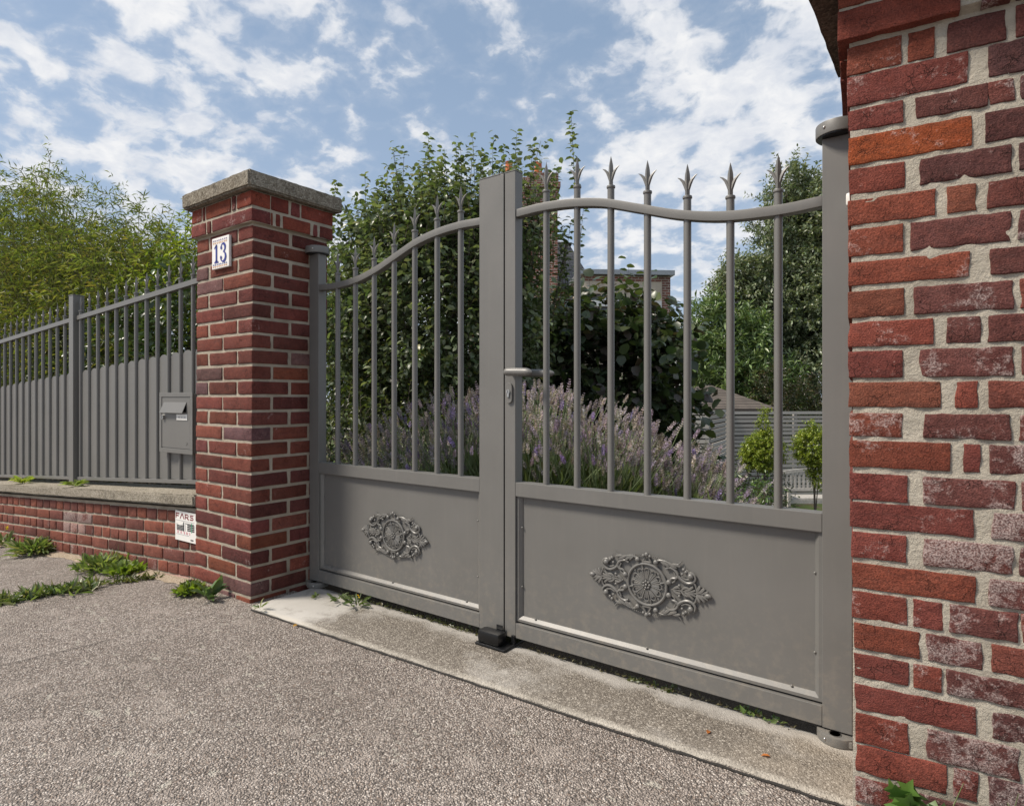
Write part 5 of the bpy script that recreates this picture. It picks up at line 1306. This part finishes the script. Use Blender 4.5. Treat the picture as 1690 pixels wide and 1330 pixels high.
# gravel, stone slab and red flower near the bench
rf = thing('red_flower', 'small plant with red flowers at the right edge of the gravel', 'plant', D_(1362, 8.9, -1.45))
q = in_ell(40, (0, 0, 0.14), (0.14, 0.14, 0.12)); leaf_mesh('foliage', q, rng.normal(size=(40, 3))+np.array([0, 0, .6]), rng.normal(size=(40, 3)), 0.07, 0.04, tints(40, [(0.08, 0.14, 0.03)]), LEAF, rf, T_DIA)
q = in_ell(16, (0, 0, 0.27), (0.10, 0.10, 0.05)); leaf_mesh('flower', q, rng.normal(size=(16, 3))+np.array([0, 0, .6]), rng.normal(size=(16, 3)), 0.06, 0.06, tints(16, [(0.5, 0.03, 0.03)]), FLOW, rf, T_DIA)
sb = thing('stepping_stone', 'pale flat stone slab lying on the gravel by the bench', 'stone', D_(1345, 8.6, -1.42))
bm = slab(-0.22, 0.22, -0.14, 0.14, 0, 0.05, n=6, seed=4); obj('slab', bm, WRENDER, sb)
# shed with hipped roof
sh = thing('garden_shed', 'garden shed with hipped brown shingle roof behind the slatted fence', 'shed', D_(1165, 17.5, -1.5), R(30))
def hip(root, w_, d_, ze, zr, ridge, m_, nm='roof', ov=0.25):
    bm = new(); w2, d2 = w_/2+ov, d_/2+ov
    e = [bm.verts.new(p) for p in ((-w2, -d2, ze), (w2, -d2, ze), (w2, d2, ze), (-w2, d2, ze))]; r_ = [bm.verts.new(p) for p in ((-ridge/2, 0, zr), (ridge/2, 0, zr))]
    for f in ((e[0], e[1], r_[1], r_[0]), (e[1], e[2], r_[1]), (e[2], e[3], r_[0], r_[1]), (e[3], e[0], r_[0])): bm.faces.new(f)
    bm.faces.new(e[::-1]); return obj(nm, bm, m_, root)
bm = new(); box(bm, (-1.3, -1.2, 0), (1.3, 1.2, 2.2)); obj('wall', bm, DKWOOD, sh)
hip(sh, 2.6, 2.4, 2.21, 2.85, 0.3, SHING)
bm = new(); box(bm, (-1.58, -1.48, 2.10), (1.58, -1.451, 2.205)); obj('gutter', bm, DKWOOD, sh)
# house with chimney and slate mansard
hs = thing('slate_house', 'house with slate mansard roof and brick chimney behind the pear tree', 'house', D_(893, 26, -2.4), R(38))
bm = new(); box(bm, (-3.0, -2.5, 0), (1.1, 3, 7.6)); obj('wall', bm, FARB, hs)
bm = new()
a = [(-3.3, -2.7, 7.61), (1.9, -2.7, 7.61), (1.9, 3.2, 7.61), (-3.3, 3.2, 7.61)]; b = [(-2.6, -2.1, 9.4), (0.95, -2.1, 9.4), (0.95, 2.6, 9.4), (-2.6, 2.6, 9.4)]; c_ = [(-2.2, 0, 10.35), (0.0, 0, 10.35)]
va = [bm.verts.new(p) for p in a]; vb = [bm.verts.new(p) for p in b]; vc_ = [bm.verts.new(p) for p in c_]
for i in range(4): bm.faces.new((va[i], va[(i+1) % 4], vb[(i+1) % 4], vb[i]))
bm.faces.new((vb[0], vb[1], vc_[1], vc_[0])); bm.faces.new((vb[1], vb[2], vc_[1])); bm.faces.new((vb[2], vb[3], vc_[0], vc_[1])); bm.faces.new((vb[3], vb[0], vc_[0])); bm.faces.new(va[::-1])
rfh = obj('roof', bm, SLATE, hs)
bm = new(); box(bm, (0.9, -2.16, 9.385), (1.03, 2.66, 9.46)); box(bm, (-2.66, -2.2, 9.385), (1.03, -2.165, 9.46)); obj('gutter', bm, DKWOOD, rfh)
bm = new(); box(bm, (-0.75, -3.35, 3.0), (0.35, -2.72, 11.2)); box(bm, (-0.85, -3.45, 11.2), (0.45, -2.62, 11.4)); box(bm, (-0.78, -3.38, 11.4), (0.38, -2.69, 11.75)); box(bm, (-1.75, -3.30, 3.0), (-0.751, -2.75, 11.6)); ch = obj('chimney', bm, FARB, rfh)
for px_ in (-1.45, -0.35):
    bm = new(); lathe(bm, [(0.16, 0), (0.13, 0.45), (0.15, 0.5)], 12); obj('chimney_pot', bm, POT, ch, (px_, -3.03, 11.751))
# flat-roofed extension
fl_ = thing('flat_roof_house', 'pale flat-roofed house with brick corner behind the hazel bush', 'house', D_(1025, 22, -1.85), R(40))
bm = new(); box(bm, (-1.6, -1.2, 0), (1.38, 3, 7.0)); obj('wall', bm, RENDER, fl_)
bm = new(); box(bm, (1.13, -1.225, 0), (1.41, -1.201, 7.0)); box(bm, (1.381, -1.2, 0), (1.41, 3, 7.0)); obj('quoin', bm, FARB, fl_)
bm = new(); box(bm, (-1.6, -1.22, 6.82), (1.129, -1.201, 6.99)); obj('brick_band', bm, FARB, fl_)
bm = new(); box(bm, (-1.75, -1.38, 7.01), (1.52, 3.15, 7.18)); obj('roof', bm, ZINC, fl_, bevel=0.01)
bm = new(); box(bm, (-1.3, -1.24, 5.95), (-0.1, -1.2015, 6.3)); obj('lintel', bm, WRENDER, fl_)
bm = new(); box(bm, (0.2, -1.24, 5.85), (1.1, -1.2015, 6.15)); obj('lintel', bm, WRENDER, fl_)
bm = new(); box(bm, (-1.1, -1.215, 4.4), (-0.3, -1.2015, 5.94)); wi = obj('window', bm, DKWOOD, fl_)
bm = new(); box(bm, (-1.04, -1.222, 4.46), (-0.36, -1.2155, 5.88)); obj('pane', bm, plain('window_glass', (0.03, 0.04, 0.05), 0.08), wi)
wh = thing('white_house', 'white rendered house wall glimpsed between hazel and laurel', 'house', D_(1150, 30, -1.6), R(36))
bm = new(); box(bm, (-0.35, 0, 0), (1.6, 5, 5.4)); obj('wall', bm, WRENDER, wh)
hip(wh, 2.2, 5.4, 5.41, 6.3, 0.1, SLATE); wh.children[-1].location = (0.62, 2.5, 0)
bm = new(); box(bm, (-0.1, -0.03, 3.4), (0.6, -0.002, 4.6)); wi = obj('window', bm, DKWOOD, wh)
bm = new(); box(bm, (-0.04, -0.036, 3.46), (0.54, -0.031, 4.54)); obj('pane', bm, plain('dark_glass', (0.03, 0.04, 0.05), 0.08), wi)

# ================================================================ WEEDS
def weed(name, label, loc, n, size, pal, T=T_OVAL, wr=0.4, upr=0.7, spread=0.05, stems=0, flower=None, curl=0.3):
    root = thing(name, label, 'weed', loc)
    a = rng.uniform(0, 6.283, n); el = rng.uniform(0.15, upr, n)
    d = np.stack([np.cos(a), np.sin(a), np.tan(el)], 1); d = norm(d)
    p = np.stack([np.cos(a), np.sin(a), np.zeros(n)], 1)*rng.uniform(0, spread, (n, 1)); p[:, 2] = rng.uniform(0, size*0.35, n)
    Ls = size*rng.uniform(0.5, 1.1, n)
    leaf_mesh('leaves', p, d, np.array([0, 0, 1.0])+rng.normal(size=(n, 3))*.35, Ls, Ls*wr, tints(n, pal, 0.3), LEAFB, root, T)
    if stems:
        st = p[:stems]; dd = norm(np.concatenate([rng.normal(size=(stems, 2))*.25, np.ones((stems, 1))], 1)); ln = size*rng.uniform(0.8, 1.5, stems)
        twig_mesh('stems', st, dd, ln, 0.0022, STEM, root)
        if flower:
            tp = st+dd*ln[:, None]
            q = np.repeat(tp, 8, 0); leaf_mesh('flower', q, rng.normal(size=q.shape)+np.array([0, 0, .5]), rng.normal(size=q.shape), flower[1], flower[1]*.6, tints(len(q), [flower[0]], .15), FLOW, root, T_DIA)['kind'] = 'stuff'
    return root
WG = [(0.135, 0.185, 0.065), (0.18, 0.235, 0.085), (0.10, 0.145, 0.05), (0.22, 0.23, 0.11)]
WGB = [(0.17, 0.23, 0.04), (0.13, 0.19, 0.035)]
def wl(s, y=-0.06):     # a spot along the foot of the low wall
    c, q = math.cos(TF), math.sin(TF); x_ = -3.4115+s*c-y*q; y_ = 1.68+s*q+y*c
    return (x_, y_, street_z(x_, y_)+0.002)
weed('dandelion_clump', 'large dandelion clump at the wall foot, second from the pillar', wl(-1.97, -0.09), 230, 0.115, WG, wr=0.20, upr=1.3, spread=0.10)
weed('weed_clump', 'broad bushy weed clump at the wall foot nearest the pillar', wl(-0.86, -0.10), 330, 0.085, WG, wr=0.26, upr=1.3, spread=0.14, stems=6)
weed('weed_clump', 'leggy yellow-green weed beside the bushy clump at the wall foot', wl(-0.60, -0.09), 170, 0.06, WGB, wr=0.5, upr=1.3, spread=0.10, stems=10)
weed('weed_clump', 'small weed with yellow flower at the far left wall foot', wl(-2.75, -0.05), 60, 0.12, WG, wr=0.3, upr=1.2, spread=0.10, stems=4, flower=((0.6, 0.45, 0.03), 0.02))
weed('weed_clump', 'low flat weed in the gap between far-left weed and dandelion', wl(-2.35, -0.05), 46, 0.08, WG, wr=0.35, upr=0.9, spread=0.09)
weed('spurge_plant', 'yellow-green spurge growing at the foot of the pillar corner', (-3.20, 1.555, street_z(-3.2, 1.55)), 150, 0.055, WGB, wr=0.55, upr=1.4, spread=0.055, stems=14)
weed('sow_thistle', 'small grey-green sow thistle at the pillar foot', (-3.03, 1.565, street_z(-3.03, 1.56)), 16, 0.10, [(0.10, 0.15, 0.07), (0.08, 0.13, 0.05)], wr=0.42, upr=1.1, spread=0.02)
def strip(label, p, q, n, size, pal, wd=0.05):
    root = thing('grass_strip', label, 'weeds', (p[0], p[1], street_z(p[0], p[1]))); t = rng.uniform(0, 1, n)
    x = (q[0]-p[0])*t+rng.normal(size=n)*wd*.5; y = (q[1]-p[1])*t+rng.normal(size=n)*wd*.3
    z = np.array([street_z(p[0]+a, p[1]+b)-street_z(p[0], p[1]) for a, b in zip(x, y)])
    d = norm(np.concatenate([rng.normal(size=(n, 2)), rng.uniform(0.3, 1.4, (n, 1))], 1)); Ls = size*rng.uniform(.5, 1.2, n)
    leaf_mesh('leaves', np.stack([x, y, z], 1), d, rng.normal(size=(n, 3))*.5+np.array([0, 0, 1]), Ls, Ls*.24, tints(n, pal, .25), LEAF, root, T_DIA)
strip('long strip of weeds growing in the pavement joint at the left edge', (-3.93, 0.92), (-3.82, 1.36), 420, 0.07, WG, 0.08)
strip('short mossy weed strip in the pavement joint near the wall', (-3.80, 1.42), (-3.72, 1.64), 130, 0.045, [(0.10, 0.12, 0.04), (0.13, 0.14, 0.05)], 0.05)
def sillp(x, y): return (x, y, 0.002)
dan = weed('dandelion_plant', 'dandelion with one yellow flower on the sill before the left gate leaf', sillp(-2.33, 1.925), 26, 0.058, [(0.10, 0.14, 0.05), (0.075, 0.11, 0.04)], wr=0.24, upr=1.0, spread=0.05, stems=1, flower=((0.75, 0.5, 0.02), 0.012))
weed('dandelion_plant', 'rosette with one upright leaf on the sill, left of the yellow dandelion', sillp(-2.44, 1.905), 22, 0.052, [(0.085, 0.12, 0.045), (0.11, 0.14, 0.06)], wr=0.35, upr=0.9, spread=0.05)
weed('seedling', 'tiny seedling on the pale end of the sill', sillp(-2.585, 1.875), 16, 0.026, WG, wr=0.5, upr=0.8, spread=0.012)
weed('seedling', 'little sprig at the front edge of the sill near the pillar', sillp(-2.655, 1.615), 12, 0.045, WG, wr=0.22, upr=1.3, spread=0.012)
def mossline(label, x0, x1, n, pal, size):
    root = thing('moss_patch', label, 'moss', (x0, 2.0, 0.0)); x = rng.uniform(0, x1-x0, n); y = rng.normal(size=n)*0.010; z = np.zeros(n)
    d = norm(np.concatenate([rng.normal(size=(n, 2)), rng.uniform(0.1, 0.8, (n, 1))], 1)); Ls = size*rng.uniform(.5, 1.2, n)
    leaf_mesh('leaves', np.stack([x, y, z], 1), d, rng.normal(size=(n, 3))*.5+np.array([0, 0, 1]), Ls, Ls*.5, tints(n, pal, .25), LEAF, root, T_DIA)
mossline('dry moss line under the left gate leaf', -2.55, -1.62, 260, [(0.10, 0.10, 0.05), (0.14, 0.13, 0.08), (0.07, 0.08, 0.035)], 0.022)
mossline('green moss patch under the middle of the right gate leaf', -0.97, -0.77, 70, [(0.10, 0.125, 0.04), (0.085, 0.10, 0.035)], 0.022)
mossline('green weed tuft under the right gate leaf near the pier', -0.56, -0.44, 34, [(0.14, 0.20, 0.06), (0.11, 0.16, 0.05)], 0.028)
mossline('dry moss line under the right gate leaf', -1.38, -0.40, 170, [(0.10, 0.09, 0.05), (0.14, 0.12, 0.08)], 0.018)
def copw(s, y=0.02):
    c, q = math.cos(TF), math.sin(TF); return (-3.4115+s*c-y*q, 1.68+s*q+y*c, 0.468+SL*s)
weed('coping_weed', 'pale yellow-green weed on the coping at far left', copw(-2.66, 0.05), 34, 0.075, [(0.30, 0.34, 0.08), (0.22, 0.27, 0.06)], wr=0.4, upr=1.0, spread=0.04)
weed('coping_weed', 'green weed on the coping at the foot of the fence post', copw(-1.62, 0.03), 40, 0.065, [(0.15, 0.20, 0.05), (0.20, 0.25, 0.08)], wr=0.38, upr=0.8, spread=0.05)
iv = thing('ivy_plant', 'ivy with lobed green leaves at the foot of the right brick pier', 'plant', (-0.03, 1.615, 0.055))
n = 52
ivp = np.stack([rng.uniform(-0.08, 0.20, n), rng.uniform(-0.035, 0.005, n), rng.uniform(0.0, 0.06, n)], 1)
ivd = norm(np.stack([rng.normal(size=n)*.6, -np.abs(rng.normal(size=n))*.5, rng.uniform(-.3, 0.9, n)], 1))
T_IVY = (np.array([(0, 0, 0), (0.15, 0.5, 0.03), (0.4, 0.25, 0.04), (0.55, 0.55, 0.0), (0.7, 0.18, 0.02), (1, 0, -0.08), (0.7, -0.18, 0.02), (0.55, -0.55, 0.0), (0.4, -0.25, 0.04), (0.15, -0.5, 0.03), (0.4, 0, -0.01)], float),
         [(0, 10, 2, 1), (2, 10, 4, 3), (10, 5, 4), (10, 6, 5), (6, 10, 8, 7), (8, 10, 0, 9)])
leaf_mesh('leaves', ivp, ivd, np.stack([rng.normal(size=n)*.3, -np.ones(n), np.ones(n)*.6], 1), rng.uniform(0.035, 0.06, n), rng.uniform(0.035, 0.055, n), tints(n, [(0.07, 0.15, 0.03), (0.10, 0.19, 0.04), (0.05, 0.10, 0.03)], .2), LEAF, iv, T_IVY)
for sp_, sd_, sl_ in (((0.0, -0.005, 0.0), (0.3, -.1, 1), 0.14), ((0.1, -0.005, 0.0), (0.2, -.1, 1), 0.15), ((0.16, -0.005, 0.0), (-0.4, -.1, 1), 0.13)):
    twig_mesh('stem', np.array([sp_]), np.array([sd_]), np.array([sl_]), 0.002, STEM, iv)
# fallen leaves on the ground
def litter(label, pts, col, size):
    for (x, y, z), lab in zip(pts, label):
        me_o = leaf_mesh('fallen_leaf', np.zeros((1, 3)), np.array([[rng.normal(), rng.normal(), 0.05]]), np.array([[.2, .1, 1.0]]), size, size*.5, tints(1, [col], .1), FLOW, None, T_OVAL, (x, y, z))
        prop(me_o, lab, 'leaf', 'fallen leaves')
litter(['orange fallen leaf on the sill by the right pier', 'smaller orange fallen leaf on the sill left of the other'], [(-0.42, 1.79, 0.004), (-0.60, 1.80, 0.004)], (0.40, 0.14, 0.04), 0.025)
litter(['yellow-brown fallen leaf at the sill edge below the left gate leaf'], [(-2.36, 1.615, -0.004)], (0.42, 0.22, 0.05), 0.03)
